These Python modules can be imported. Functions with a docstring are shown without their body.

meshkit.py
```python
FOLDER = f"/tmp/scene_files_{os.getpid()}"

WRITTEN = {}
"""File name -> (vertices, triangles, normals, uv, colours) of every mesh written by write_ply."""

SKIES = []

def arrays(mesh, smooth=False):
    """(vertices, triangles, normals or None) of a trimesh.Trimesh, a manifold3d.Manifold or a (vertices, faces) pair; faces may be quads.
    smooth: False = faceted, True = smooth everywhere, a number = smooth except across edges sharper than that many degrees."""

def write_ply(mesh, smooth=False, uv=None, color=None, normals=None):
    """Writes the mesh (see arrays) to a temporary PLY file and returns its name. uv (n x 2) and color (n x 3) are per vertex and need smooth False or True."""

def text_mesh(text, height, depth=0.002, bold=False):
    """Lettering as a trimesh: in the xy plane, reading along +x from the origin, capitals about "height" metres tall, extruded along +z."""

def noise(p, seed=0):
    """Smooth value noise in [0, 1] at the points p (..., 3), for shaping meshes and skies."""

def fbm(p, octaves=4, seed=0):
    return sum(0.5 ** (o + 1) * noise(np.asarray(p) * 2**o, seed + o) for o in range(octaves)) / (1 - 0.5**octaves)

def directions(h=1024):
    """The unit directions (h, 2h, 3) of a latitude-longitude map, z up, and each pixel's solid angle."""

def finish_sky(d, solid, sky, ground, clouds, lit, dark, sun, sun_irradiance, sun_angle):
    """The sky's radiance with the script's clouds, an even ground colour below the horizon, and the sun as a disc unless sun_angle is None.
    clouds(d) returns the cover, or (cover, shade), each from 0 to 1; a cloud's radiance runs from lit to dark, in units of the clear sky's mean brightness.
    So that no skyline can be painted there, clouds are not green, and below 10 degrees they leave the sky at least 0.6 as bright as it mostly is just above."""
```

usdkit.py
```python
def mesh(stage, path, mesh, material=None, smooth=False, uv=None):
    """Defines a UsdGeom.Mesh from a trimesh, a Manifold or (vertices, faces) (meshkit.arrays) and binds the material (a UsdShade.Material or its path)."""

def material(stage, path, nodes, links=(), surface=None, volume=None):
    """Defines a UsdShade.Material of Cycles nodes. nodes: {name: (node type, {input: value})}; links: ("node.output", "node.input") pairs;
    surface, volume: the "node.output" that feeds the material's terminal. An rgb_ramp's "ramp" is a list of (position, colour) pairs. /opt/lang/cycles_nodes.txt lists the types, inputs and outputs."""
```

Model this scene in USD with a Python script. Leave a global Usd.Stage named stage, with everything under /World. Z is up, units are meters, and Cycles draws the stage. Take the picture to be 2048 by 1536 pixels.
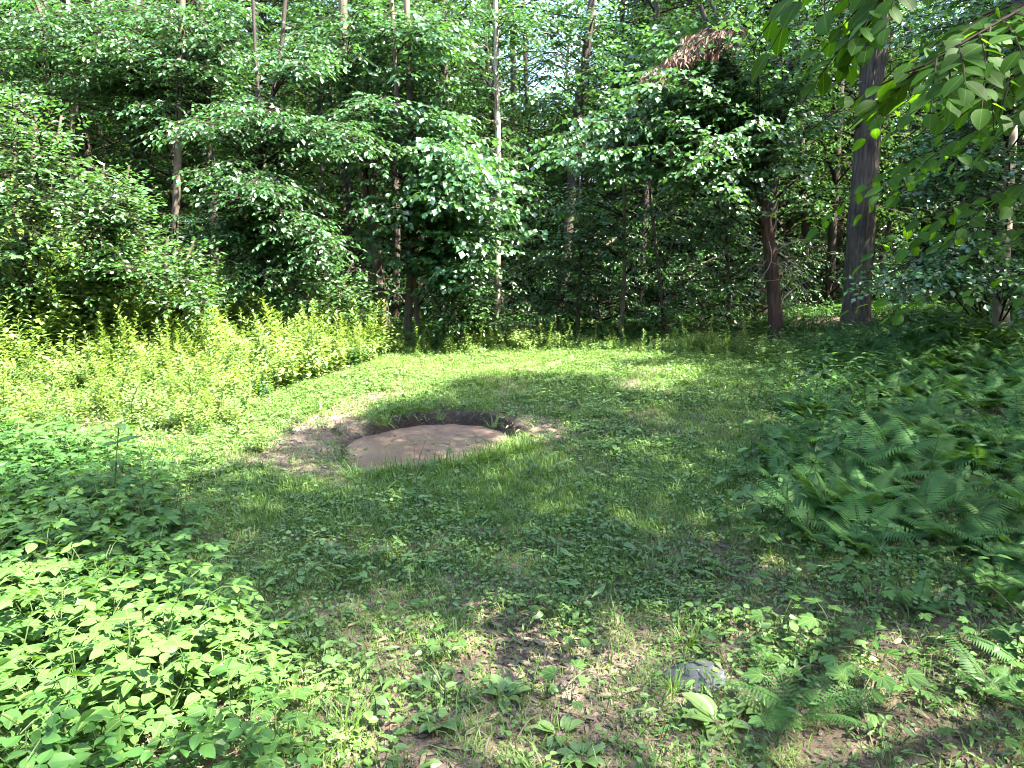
import math
import numpy as np
import usdkit, meshkit
from pxr import Usd, UsdGeom, UsdLux, UsdShade, Gf, Sdf, Vt

stage = Usd.Stage.CreateInMemory()
UsdGeom.SetStageUpAxis(stage, UsdGeom.Tokens.z)
UsdGeom.SetStageMetersPerUnit(stage, 1.0)
UsdGeom.Xform.Define(stage, '/World')
UsdGeom.Scope.Define(stage, '/World/Looks')
rng = np.random.default_rng(11)

# ------------------------------------------------------------------ camera, sky, sun, exposure
CAM_H, PITCH, HFOV = 1.6, math.radians(10.0), math.radians(72.0)
EXPOSURE = 3.68
FPX = 1024 / math.tan(HFOV / 2)                       # focal length in photograph pixels
cam = UsdGeom.Camera.Define(stage, '/World/camera')
cam.CreateHorizontalApertureAttr(36.0)
cam.CreateVerticalApertureAttr(27.0)
cam.CreateFocalLengthAttr(18.0 / math.tan(HFOV / 2))
cam.CreateClippingRangeAttr(Gf.Vec2f(0.05, 2000))
cam.CreateExposureAttr(EXPOSURE)
cam.AddTranslateOp().Set(Gf.Vec3d(0, 0, CAM_H))
cam.AddRotateXOp().Set(90 - math.degrees(PITCH))

SUN_EL, SUN_AZ = math.radians(57), math.atan2(0.90, -0.42)          # azimuth = atan2(x, y) of the direction to the sun
SUN = np.array([math.sin(SUN_AZ) * math.cos(SUN_EL), math.cos(SUN_AZ) * math.cos(SUN_EL), math.sin(SUN_EL)])
dome = UsdLux.DomeLight.Define(stage, '/World/sky')
dome.CreateIntensityAttr(1.0)
skymat = usdkit.material(stage, '/World/Looks/sky_look', {
    's': ('sky_texture', {'sky_type': 'single_scattering', 'sun_disc': False, 'sun_elevation': SUN_EL, 'sun_rotation': SUN_AZ, 'aerosol_density': 1.5}),
    'b': ('background_shader', {'strength': 0.125})}, [('s.color', 'b.color')], surface='b.background')
UsdShade.MaterialBindingAPI.Apply(dome.GetPrim()).Bind(skymat)
dome.GetPrim().SetCustomDataByKey('kind', 'structure')
sun = UsdLux.DistantLight.Define(stage, '/World/sun')
sun.CreateIntensityAttr(1.25)
sun.CreateAngleAttr(0.53)
sun.CreateNormalizeAttr(True)
sun.CreateColorAttr(Gf.Vec3f(1.0, 0.94, 0.82))
sun.AddRotateXYZOp().Set(Gf.Vec3f(90 - math.degrees(SUN_EL), 0, 180 - math.degrees(SUN_AZ)))

# ------------------------------------------------------------------ projection helpers (photograph pixels, 2048 x 1536)
CP, SP = math.cos(PITCH), math.sin(PITCH)
def ray(px, py):
    xr, yr = (np.asarray(px, float) - 1024) / FPX, (768 - np.asarray(py, float)) / FPX
    return np.stack(np.broadcast_arrays(xr, CP + yr * SP, -SP + yr * CP), -1)
def at(px, py, Y):
    d = ray(px, py)
    return np.array([0, 0, CAM_H]) + d * (np.asarray(Y, float) / d[..., 1])[..., None]
def proj(P):
    P = np.asarray(P, float) - [0, 0, CAM_H]
    z = np.maximum(P[..., 1] * CP - P[..., 2] * SP, 1e-3)
    u = P[..., 1] * SP + P[..., 2] * CP
    return 1024 + FPX * P[..., 0] / z, 768 - FPX * u / z
def on_plane(px, py, z=0.0):
    d = ray(px, py)
    return np.array([0, 0, CAM_H]) + d * ((z - CAM_H) / d[..., 2])[..., None]
def inpoly(x, y, poly):
    poly = np.asarray(poly, float); x, y = np.asarray(x), np.asarray(y)
    r = np.zeros(x.shape, bool)
    for (x0, y0), (x1, y1) in zip(poly, np.roll(poly, -1, 0)):
        if y0 == y1: continue
        c = ((y0 > y) != (y1 > y)) & (x < (x1 - x0) * (y - y0) / (y1 - y0) + x0)
        r ^= c
    return r
def sdist(P, poly):
    """signed distance to a polygon in the plane, negative inside"""
    P = np.asarray(P, float); poly = np.asarray(poly, float)
    d = np.full(P.shape[:-1], 1e9)
    for a, b in zip(poly, np.roll(poly, -1, 0)):
        ab = b - a
        t = np.clip(((P - a) @ ab) / (ab @ ab), 0, 1)
        d = np.minimum(d, np.linalg.norm(P - a - t[..., None] * ab, axis=-1))
    return np.where(inpoly(P[..., 0], P[..., 1], poly), -d, d)
def smooth(e0, e1, x):
    t = np.clip((np.asarray(x, float) - e0) / (e1 - e0), 0, 1)
    return t * t * (3 - 2 * t)
def fb(x, y, s, seed, o=3):
    return meshkit.fbm(np.stack([np.asarray(x) * s, np.asarray(y) * s, np.zeros(np.shape(x)) + 0.37], -1), o, seed)

# ------------------------------------------------------------------ regions of the ground (outlines in the photograph, laid on the ground)
WATER_Z = -0.13
W_PX = [(703, 898), (728, 880), (760, 869), (800, 858), (850, 851), (905, 848), (960, 853), (1000, 864), (1030, 881), (1034, 896), (1022, 922), (990, 938), (930, 952), (860, 962), (790, 972), (737, 974), (710, 944)]
W_POLY = on_plane(*np.array(W_PX, float).T, WATER_Z)[:, :2]
DIRT = [on_plane(*np.array(p, float).T)[:, :2] for p in (
    [(535, 895), (570, 858), (640, 822), (720, 803), (760, 828), (690, 870), (705, 900), (710, 945), (735, 975), (650, 975), (575, 960), (500, 935), (480, 915)],
    [(990, 845), (1040, 828), (1100, 838), (1130, 862), (1110, 880), (1050, 890), (1025, 880)],
    [(1215, 757), (1270, 757), (1300, 778), (1255, 782)],
    [(660, 812), (735, 785), (800, 785), (780, 812)])]
PATH = [on_plane(*np.array(p, float).T)[:, :2] for p in (
    [(1290, 1010), (1380, 1040), (1420, 1150), (1480, 1270), (1620, 1330), (1560, 1390), (1450, 1330), (1380, 1200)],
    [(960, 1190), (1080, 1230), (1150, 1300), (1250, 1350), (1320, 1536), (900, 1536), (1000, 1400), (960, 1300)],
    [(700, 1536), (680, 1420), (760, 1300), (860, 1290), (840, 1400), (860, 1536)])]
Z_MIX = [(1430, 1030), (1620, 1100), (1800, 1150), (2400, 1180), (2600, 1700), (1560, 1700), (1500, 1500), (1640, 1330), (1450, 1180), (1380, 1080)]
def H(x, y):
    if np.ndim(x) == 0: return H(np.array([float(x)]), np.array([float(y)]))[0]
    x, y = np.asarray(x, float), np.asarray(y, float)
    h = 0.16 * (fb(x, y, 0.35, 3) - 0.5) * smooth(1, 6, np.hypot(x, y - 6)) + 0.05 * (fb(x, y, 2.1, 5) - 0.5)
    h = h + 0.35 * smooth(2.5, 8, x - 0.12 * y) + 0.25 * smooth(3, 9, -x - 0.1 * y)
    h = h + 0.8 * smooth(18, 60, y)
    near = (np.abs(x + 0.9) < 2.2) & (np.abs(y - 6) < 2.4)
    if near.any():
        P = np.stack([x, y], -1)[near]
        d = sdist(P, W_POLY) - .01 + 0.11 * (fb(P[:, 0], P[:, 1], 6, 9, 4) - 0.5)
        left = smooth(-1.2, -2.0, P[:, 0])
        front = smooth(5.9, 5.2, P[:, 1])
        wide = 0.045 + 0.42 * left + 0.12 * front
        k = smooth(-0.10, 1, d / wide * 1.0)
        k = np.clip((d + 0.02) / (wide + 0.02), 0, 1); k = k * k * (3 - 2 * k)
        lump = (0.10 * (fb(P[:, 0], P[:, 1], 11, 21, 4) - 0.5) + 0.03 * (fb(P[:, 0], P[:, 1], 34, 22) - .5)) * smooth(0.6, 0.05, d)
        hn = h[near] * smooth(0, 1.0, d)
        h = h.copy(); h[near] = hn * k + (1 - k) * (-0.24) + lump
    return h
def ground_at(px, py):
    P = on_plane(px, py)
    for _ in range(8):
        d = ray(px, py); z = H(P[..., 0], P[..., 1])
        P = np.array([0, 0, CAM_H]) + d * ((z - CAM_H) / d[..., 2])[..., None]
    return P

# ------------------------------------------------------------------ materials
def leaf_mat(name, dark, mid, light, trans, rough=0.42, tw=0.35, spec=0.5, vein=False, var=0.25):
    nodes = {
        'g': ('geometry', {}), 'oi': ('object_info', {}),
        'r': ('rgb_ramp', {'ramp': [(0, dark), (0.45, mid), (0.92, mid), (1, light)]}),
        'm': ('map_range', {'from_min': 0.0, 'from_max': 1.0, 'to_min': 1 - var, 'to_max': 1 + var}),
        'h': ('hsv', {'saturation': 1.0, 'fac': 1.0}),
        'tm': ('mix_color', {'blend_type': 'multiply', 'fac': 1.0, 'b': trans}),
        'p': ('principled_bsdf', {'roughness': rough, 'specular_ior_level': spec}),
        't': ('translucent_bsdf', {}), 'x': ('mix_closure', {'fac': tw})}
    links = [('g.random_per_island', 'r.fac'), ('oi.random', 'm.value'), ('m.result', 'h.value'), ('r.color', 'h.color'),
             ('h.color', 'p.base_color'), ('h.color', 'tm.a'), ('tm.result', 't.color'), ('p.BSDF', 'x.closure1'), ('t.BSDF', 'x.closure2')]
    if vein:                                            # pale midrib and side veins of a big leaf, along its own st
        nodes |= {'uv': ('uvmap', {'attribute': 'st'}), 's': ('separate_xyz', {}),
                  'c': ('math', {'math_type': 'subtract', 'value2': 0.5}), 'a': ('math', {'math_type': 'absolute'}),
                  'mr': ('map_range', {'from_min': 0.012, 'from_max': 0.03, 'to_min': 1, 'to_max': 0, 'clamp': True}),
                  'k': ('math', {'math_type': 'multiply', 'value2': 0.75}), 'u': ('math', {'math_type': 'subtract'}),
                  'w': ('math', {'math_type': 'multiply', 'value2': 9.0}), 'f': ('math', {'math_type': 'fraction'}),
                  'sr': ('map_range', {'from_min': 0.0, 'from_max': 0.16, 'to_min': 0.55, 'to_max': 0, 'clamp': True}),
                  'mx': ('math', {'math_type': 'maximum'}),
                  'vm': ('math', {'math_type': 'multiply', 'value2': 0.55}),
                  'vc': ('mix_color', {'blend_type': 'mix', 'b': (light[0] * 1.5, light[1] * 1.35, light[2] * 1.6)})}
        links = [l for l in links if l[0] != 'h.color'] + [
            ('uv.UV', 's.vector'), ('s.y', 'c.value1'), ('c.value', 'a.value1'), ('a.value', 'mr.value'), ('a.value', 'k.value1'),
            ('s.x', 'u.value1'), ('k.value', 'u.value2'), ('u.value', 'w.value1'), ('w.value', 'f.value1'), ('f.value', 'sr.value'),
            ('mr.result', 'mx.value1'), ('sr.result', 'mx.value2'), ('mx.value', 'vm.value1'), ('vm.value', 'vc.fac'), ('h.color', 'vc.a'),
            ('vc.result', 'p.base_color'), ('vc.result', 'tm.a')]
    return usdkit.material(stage, f'/World/Looks/{name}', nodes, links, surface='x.closure')
YEL = (1.7, 1.6, 0.6)
M = {}
M['tree_leaf'] = leaf_mat('tree_leaf', (0.036, 0.105, 0.032), (0.056, 0.145, 0.042), (0.12, 0.20, 0.05), YEL, rough=0.34, spec=.95)
M['broad_leaf'] = leaf_mat('broad_leaf', (0.042, 0.115, 0.040), (0.066, 0.155, 0.052), (0.13, 0.20, 0.06), YEL, rough=0.34, spec=.95)
M['bush_leaf'] = leaf_mat('bush_leaf', (0.050, 0.130, 0.036), (0.078, 0.175, 0.046), (0.15, 0.22, 0.05), YEL, rough=0.36, spec=.9)
M['far_leaf'] = usdkit.material(stage, '/World/Looks/far_leaf', {                 # a plain, cheap leaf for the distant crowns
    'g': ('geometry', {}), 'oi': ('object_info', {}), 'r': ('rgb_ramp', {'ramp': [(0, (0.036, 0.088, 0.024)), (0.45, (0.060, 0.125, 0.032)), (0.92, (0.060, 0.125, 0.032)), (1, (0.12, 0.17, 0.035))]}),
    'm': ('map_range', {'from_min': 0.0, 'from_max': 1.0, 'to_min': .65, 'to_max': 1.35}), 'h': ('hsv', {'saturation': 1.0, 'fac': 1.0}), 'tm': ('mix_color', {'blend_type': 'multiply', 'fac': 1.0, 'b': YEL}),
    'd': ('diffuse_bsdf', {}), 't': ('translucent_bsdf', {}), 'x': ('mix_closure', {'fac': .35})},
    [('g.random_per_island', 'r.fac'), ('oi.random', 'm.value'), ('m.result', 'h.value'), ('r.color', 'h.color'), ('h.color', 'd.color'), ('h.color', 'tm.a'), ('tm.result', 't.color'), ('d.BSDF', 'x.closure1'), ('t.BSDF', 'x.closure2')], surface='x.closure')
M['near_leaf'] = leaf_mat('near_leaf', (0.028, 0.080, 0.012), (0.042, 0.105, 0.015), (0.075, 0.135, 0.018), (2.6, 2.3, 0.35), tw=0.62, vein=True, spec=.08, rough=.5)
M['hog_leaf'] = leaf_mat('trifoliate_leaf', (0.050, 0.125, 0.028), (0.080, 0.165, 0.032), (0.21, 0.23, 0.05), YEL, vein=True, spec=.22, var=0.2)
M['weed_leaf'] = leaf_mat('weed_leaf', (0.115, 0.185, 0.038), (0.170, 0.235, 0.054), (0.26, 0.28, 0.09), YEL, rough=0.5, var=0.25)
M['grass'] = leaf_mat('grass_blade', (0.090, 0.165, 0.028), (0.140, 0.215, 0.042), (0.28, 0.29, 0.10), YEL, rough=0.45, tw=0.3, var=0.3)
M['low_leaf'] = leaf_mat('low_leaf', (0.080, 0.150, 0.034), (0.130, 0.205, 0.044), (0.23, 0.26, 0.07), YEL, rough=0.45, tw=0.3, var=0.3)
M['fern'] = leaf_mat('fern_leaf', (0.045, 0.112, 0.028), (0.070, 0.150, 0.036), (0.14, 0.20, 0.05), YEL, rough=0.55, spec=.15, tw=0.3, var=0.25)
M['dock_leaf'] = leaf_mat('dock_leaf', (0.050, 0.115, 0.030), (0.075, 0.150, 0.038), (0.13, 0.19, 0.05), YEL, vein=True, spec=.25, var=0.2)
M['plantain_leaf'] = leaf_mat('plantain_leaf', (0.09, 0.16, 0.045), (0.13, 0.20, 0.05), (0.19, 0.24, 0.07), YEL, vein=True, var=0.2)
M['dead_leaf'] = leaf_mat('dead_leaf', (0.10, 0.052, 0.038), (0.175, 0.098, 0.072), (0.24, 0.15, 0.115), (1.3, 1.1, 0.9), rough=0.7, tw=0.25)
M['litter'] = leaf_mat('litter_piece', (0.06, 0.040, 0.030), (0.135, 0.095, 0.070), (0.23, 0.175, 0.125), (1, 1, 1), rough=0.8, tw=0.05)
M['straw'] = leaf_mat('straw_piece', (0.13, 0.105, 0.06), (0.21, 0.17, 0.10), (0.30, 0.26, 0.17), (1, 1, 1), rough=0.7, tw=0.1)
M['stem'] = usdkit.material(stage, '/World/Looks/stem', {'p': ('principled_bsdf', {'base_color': (0.05, 0.085, 0.026), 'roughness': 0.6, 'specular_ior_level': 0.2})}, surface='p.BSDF')

def bark_mat(name, dark, light, scale=(14, 14, 2.0), bump=0.6, dist=0.02, lichen=None):
    nodes = {'tc': ('geometry', {}), 'mp': ('mapping', {'scale': scale}),
             'n': ('noise_texture', {'scale': 1.0, 'detail': 6, 'roughness': 0.65, 'distortion': 0.3}),
             'n2': ('noise_texture', {'scale': 1.3, 'detail': 4}),
             'r': ('rgb_ramp', {'ramp': [(0.3, dark), (0.55, tuple((np.array(dark) + np.array(light)) / 2)), (0.75, light)]}),
             'r2': ('rgb_ramp', {'ramp': [(0.3, (0.65, 0.65, 0.65)), (0.7, (1.25, 1.2, 1.15))]}),
             'x': ('mix_color', {'blend_type': 'multiply', 'fac': 1.0, 'use_clamp': False}),
             'b': ('bump', {'strength': bump, 'distance': dist}), 'p': ('principled_bsdf', {'roughness': 0.85, 'specular_ior_level': 0.3})}
    links = [('tc.position', 'mp.vector'), ('mp.vector', 'n.vector'), ('tc.position', 'n2.vector'), ('n.fac', 'r.fac'), ('n2.fac', 'r2.fac'), ('r.color', 'x.a'), ('r2.color', 'x.b'),
             ('n.fac', 'b.height'), ('b.normal', 'p.normal')]
    if lichen:
        nodes |= {'n3': ('noise_texture', {'scale': 2.2, 'detail': 5}), 'lr': ('rgb_ramp', {'ramp': [(0.56, (0, 0, 0)), (0.66, (0.7, 0.7, 0.7))]}), 'lx': ('mix_color', {'b': lichen})}
        links += [('tc.position', 'n3.vector'), ('n3.fac', 'lr.fac'), ('lr.color', 'lx.fac'), ('x.result', 'lx.a'), ('lx.result', 'p.base_color')]
    else:
        links.append(('x.result', 'p.base_color'))
    return usdkit.material(stage, f'/World/Looks/{name}', nodes, links, surface='p.BSDF')
M['bark_grey'] = bark_mat('grey_furrowed_bark', (0.030, 0.023, 0.019), (0.185, 0.148, 0.122), (26, 26, 2.2), 0.8, 0.03, lichen=(0.16, 0.165, 0.13))
M['bark_dark'] = bark_mat('dark_bark', (0.018, 0.014, 0.012), (0.080, 0.062, 0.050), (22, 22, 3.0), 0.7, 0.02)
M['bark_red'] = bark_mat('reddish_flaking_bark', (0.022, 0.014, 0.011), (0.13, 0.075, 0.052), (30, 30, 4.0), 0.9, 0.03)
M['bark_pale'] = bark_mat('pale_smooth_bark', (0.14, 0.12, 0.095), (0.34, 0.30, 0.24), (7, 7, 3.0), 0.25, 0.01, lichen=(0.30, 0.33, 0.26))
M['bark_brown'] = bark_mat('brown_bark', (0.050, 0.040, 0.030), (0.16, 0.125, 0.095), (18, 18, 3.5), 0.5, 0.015)
M['twig'] = usdkit.material(stage, '/World/Looks/twig', {'p': ('principled_bsdf', {'base_color': (0.020, 0.015, 0.011), 'roughness': 0.9, 'specular_ior_level': 0.08})}, surface='p.BSDF')
M['dead_twig'] = usdkit.material(stage, '/World/Looks/dead_twig', {'p': ('principled_bsdf', {'base_color': (0.20, 0.165, 0.135), 'roughness': 0.85})}, surface='p.BSDF')

# ------------------------------------------------------------------ prims
used = {}
def numbered(parent, name):
    k = used.get((parent, name), -1) + 1
    used[(parent, name)] = k
    return f'{parent}/{name}' if k == 0 else f'{parent}/{name}_{k:03d}'
def custom(p, **kw):
    for k, v in kw.items():
        if v: p.SetCustomDataByKey(k, v)
def mat4(loc=(0, 0, 0), rotz=0.0, s=1.0, tilt=(0.0, 0.0)):
    cz, sz = math.cos(rotz), math.sin(rotz)
    R = np.array([[cz, -sz, 0], [sz, cz, 0], [0, 0, 1]])
    cx, sx = math.cos(tilt[0]), math.sin(tilt[0]); cy, sy = math.cos(tilt[1]), math.sin(tilt[1])
    T = np.array([[1, 0, 0], [0, cx, -sx], [0, sx, cx]]) @ np.array([[cy, 0, sy], [0, 1, 0], [-sy, 0, cy]])
    A = np.eye(4); A[:3, :3] = (T @ R) * s; A[:3, 3] = loc
    return Gf.Matrix4d(*A.T.ravel().tolist())
def thing(name, label, cat, loc=(0, 0, 0), rotz=0.0, s=1.0, tilt=(0, 0), group=None, kind=None, ref=None):
    x = UsdGeom.Xform.Define(stage, numbered('/World', name))
    x.AddTransformOp().Set(mat4(loc, rotz, s, tilt))
    p = x.GetPrim()
    custom(p, label=label, category=cat, group=group, kind=kind)
    if ref:
        p.GetReferences().AddInternalReference(ref)
        p.SetInstanceable(True)
    return p
def obj(name, mesh, m, parent=None, smooth_=False, uv=None, **kw):
    base = '/World' if parent is None else str(parent.GetPath())
    p = usdkit.mesh(stage, numbered(base, name), mesh, M[m] if isinstance(m, str) else m, smooth=smooth_, uv=uv).GetPrim()
    custom(p, **kw)
    return p
def klass(name):
    p = stage.CreateClassPrim(numbered('/World', name + '_source'))
    p.SetTypeName('Xform')
    return p

# ------------------------------------------------------------------ meshes
def cat_m(parts):
    parts = [p for p in parts if p is not None and len(p[0])]
    n, V, F = 0, [], []
    for v, f in parts:
        V.append(v); F.append(np.asarray(f) + n); n += len(v)
    return (np.vstack(V), np.vstack(F)) if V else (np.zeros((0, 3)), np.zeros((0, 3), int))
def unit(v):
    v = np.asarray(v, float)
    return v / np.maximum(np.linalg.norm(v, axis=-1, keepdims=True), 1e-9)
def tube(path, radii, sides=6, closed_tip=True, rough=0.0, seed=0, freq=3.2):
    p = np.asarray(path, float); r = np.broadcast_to(np.asarray(radii, float), (len(p),))
    t = unit(np.gradient(p, axis=0))
    ref = np.where(np.abs(t[:, 2:]) < 0.9, [[0, 0, 1.0]], [[1.0, 0, 0]])
    if np.abs(t[:, 2]).mean() > 0.7: ref = np.broadcast_to([1.0, 0, 0], t.shape)
    a = unit(np.cross(t, ref)); b = np.cross(t, a)
    ang = np.arange(sides) * 2 * np.pi / sides
    ring = np.cos(ang)[None, :, None] * a[:, None] + np.sin(ang)[None, :, None] * b[:, None]
    rad = r[:, None] * np.ones(sides)
    if rough:
        s = np.concatenate([[0], np.cumsum(np.linalg.norm(np.diff(p, axis=0), axis=1))])
        q = np.stack([np.cos(ang)[None, :] * freq + 0 * s[:, None], np.sin(ang)[None, :] * freq + 0 * s[:, None], s[:, None] * 1.4 + 0 * ang[None, :]], -1)
        rad = rad * (1 + rough * (meshkit.fbm(q, 4, seed) - 0.5) * 2)
    v = p[:, None] + rad[..., None] * ring
    i, j = np.meshgrid(np.arange(len(p) - 1), np.arange(sides), indexing='ij')
    A, B, C, D = i * sides + j, i * sides + (j + 1) % sides, (i + 1) * sides + (j + 1) % sides, (i + 1) * sides + j
    f = np.concatenate([np.stack([A, B, C], -1).reshape(-1, 3), np.stack([A, C, D], -1).reshape(-1, 3)])
    return v.reshape(-1, 3), f
def curve(pts, n):
    """smooth Catmull-Rom path through the points"""
    p = np.asarray(pts, float)
    if len(p) == 2: return p[0] + np.linspace(0, 1, n)[:, None] * (p[1] - p[0])
    q = np.vstack([2 * p[0] - p[1], p, 2 * p[-1] - p[-2]])
    u = np.linspace(0, len(p) - 1 - 1e-9, n); k = u.astype(int); t = (u - k)[:, None]
    a, b, c, d = q[k], q[k + 1], q[k + 2], q[k + 3]
    return 0.5 * (2 * b + (c - a) * t + (2 * a - 5 * b + 4 * c - d) * t ** 2 + (3 * b - a - 3 * c + d) * t ** 3)

# leaf shapes: length along x from 0 to 1, width along y, fold and curl in z
def leaf_shape(width, peak=0.42, rows=4, fold=0.10, droop=0.12, tip=1.0, serr=0.0, wave=0.0, cup=0.0):
    """a leaf blade of several rows: edge, midrib, edge"""
    u = np.linspace(0, 1, rows + 1)
    w = width / 2 * (np.sin(np.pi * u ** (math.log(0.5) / math.log(peak)))) ** (0.85 / tip)
    w[0] = w[-1] = 0
    z = -droop * u ** 2
    mid = np.stack([u, 0 * u, z], 1)
    off = serr * (np.arange(rows + 1) % 2)
    L = np.stack([u - off, w, z + fold * w * 2 + wave * np.sin(u * 9), ], 1); R = np.stack([u - off, -w, z + fold * w * 2 + wave * np.cos(u * 8)], 1)
    V, uv, idx = [mid[0]], [(0, .5)], {}
    for k in range(1, rows):
        V += [L[k], mid[k], R[k]]; uv += [(u[k], .5 + w[k] / max(width, .01) * .98), (u[k], .5), (u[k], .5 - w[k] / max(width, .01) * .98)]
    V.append(mid[-1]); uv.append((1, .5))
    F = [(0, 2, 1), (0, 3, 2)]
    for k in range(1, rows - 1):
        a = 1 + 3 * (k - 1); b = a + 3
        F += [(a, a + 1, b + 1), (a, b + 1, b), (a + 1, a + 2, b + 2), (a + 1, b + 2, b + 1)]
    a, e = 1 + 3 * (rows - 2), len(V) - 1
    F += [(a, a + 1, e), (a + 1, a + 2, e)]
    return np.array(V), np.array(F), np.array(uv)
def palmate_shape():
    """a leaf of five toothed lobes from one point"""
    V, F, uv = [], [], []
    for ang, ln in ((-75, .55), (-38, .8), (0, 1.0), (38, .8), (75, .55)):
        v, f, u = leaf_shape(0.50, 0.58, 4, 0.06, 0.10)
        c, s = math.cos(math.radians(ang)), math.sin(math.radians(ang))
        v = v * ln
        v = np.stack([v[:, 0] * c - v[:, 1] * s, v[:, 0] * s + v[:, 1] * c, v[:, 2] + 0.004 * len(V)], 1)
        F.append(f + sum(map(len, V))); V.append(v); uv.append(u)
    return np.vstack(V), np.vstack(F), np.vstack(uv)
SH = {
    'quick': leaf_shape(0.50, 0.42, 2, 0.12, 0.10),
    'tree': leaf_shape(0.50, 0.40, 3, 0.12, 0.14),
    'small': leaf_shape(0.52, 0.44, 2, 0.12, 0.10),
    'broad': leaf_shape(0.80, 0.44, 2, 0.10, 0.14),
    'near': leaf_shape(0.62, 0.45, 8, 0.09, 0.14, 1.2, serr=0.02),
    'leaflet': leaf_shape(0.66, 0.38, 5, 0.10, 0.10, 1.0),
    'lance': leaf_shape(0.26, 0.40, 3, 0.15, 0.25),
    'ovate': leaf_shape(0.52, 0.36, 6, 0.10, 0.22, 1.0, serr=0.02),
    'round': leaf_shape(0.92, 0.50, 4, 0.12, 0.05, 1.6),
    'plantain': leaf_shape(0.55, 0.50, 7, 0.18, 0.32, 1.25, wave=0.018),
    'pinna': leaf_shape(0.21, 0.28, 5, 0.05, 0.22, 1.0, serr=0.03),
    'pinnule': leaf_shape(0.42, 0.35, 2, 0.05, 0.10),
    'palm': palmate_shape(),
}
def leaves(shape, P, D, N, S, uv=False):
    """many leaves: base points P, directions D, upper sides N, lengths S"""
    tv, tf, tuv = SH[shape]
    P, D, N, S = np.asarray(P, float), unit(D), np.asarray(N, float), np.broadcast_to(np.asarray(S, float), (len(P),))
    Y = unit(np.cross(N, D)); Z = np.cross(D, Y)
    v = P[:, None] + S[:, None, None] * (tv[None, :, :1] * D[:, None] + tv[None, :, 1:2] * Y[:, None] + tv[None, :, 2:] * Z[:, None])
    f = (tf[None] + (np.arange(len(P)) * len(tv))[:, None, None]).reshape(-1, 3)
    if uv: return (v.reshape(-1, 3), f), np.tile(tuv, (len(P), 1))
    return v.reshape(-1, 3), f

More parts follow.
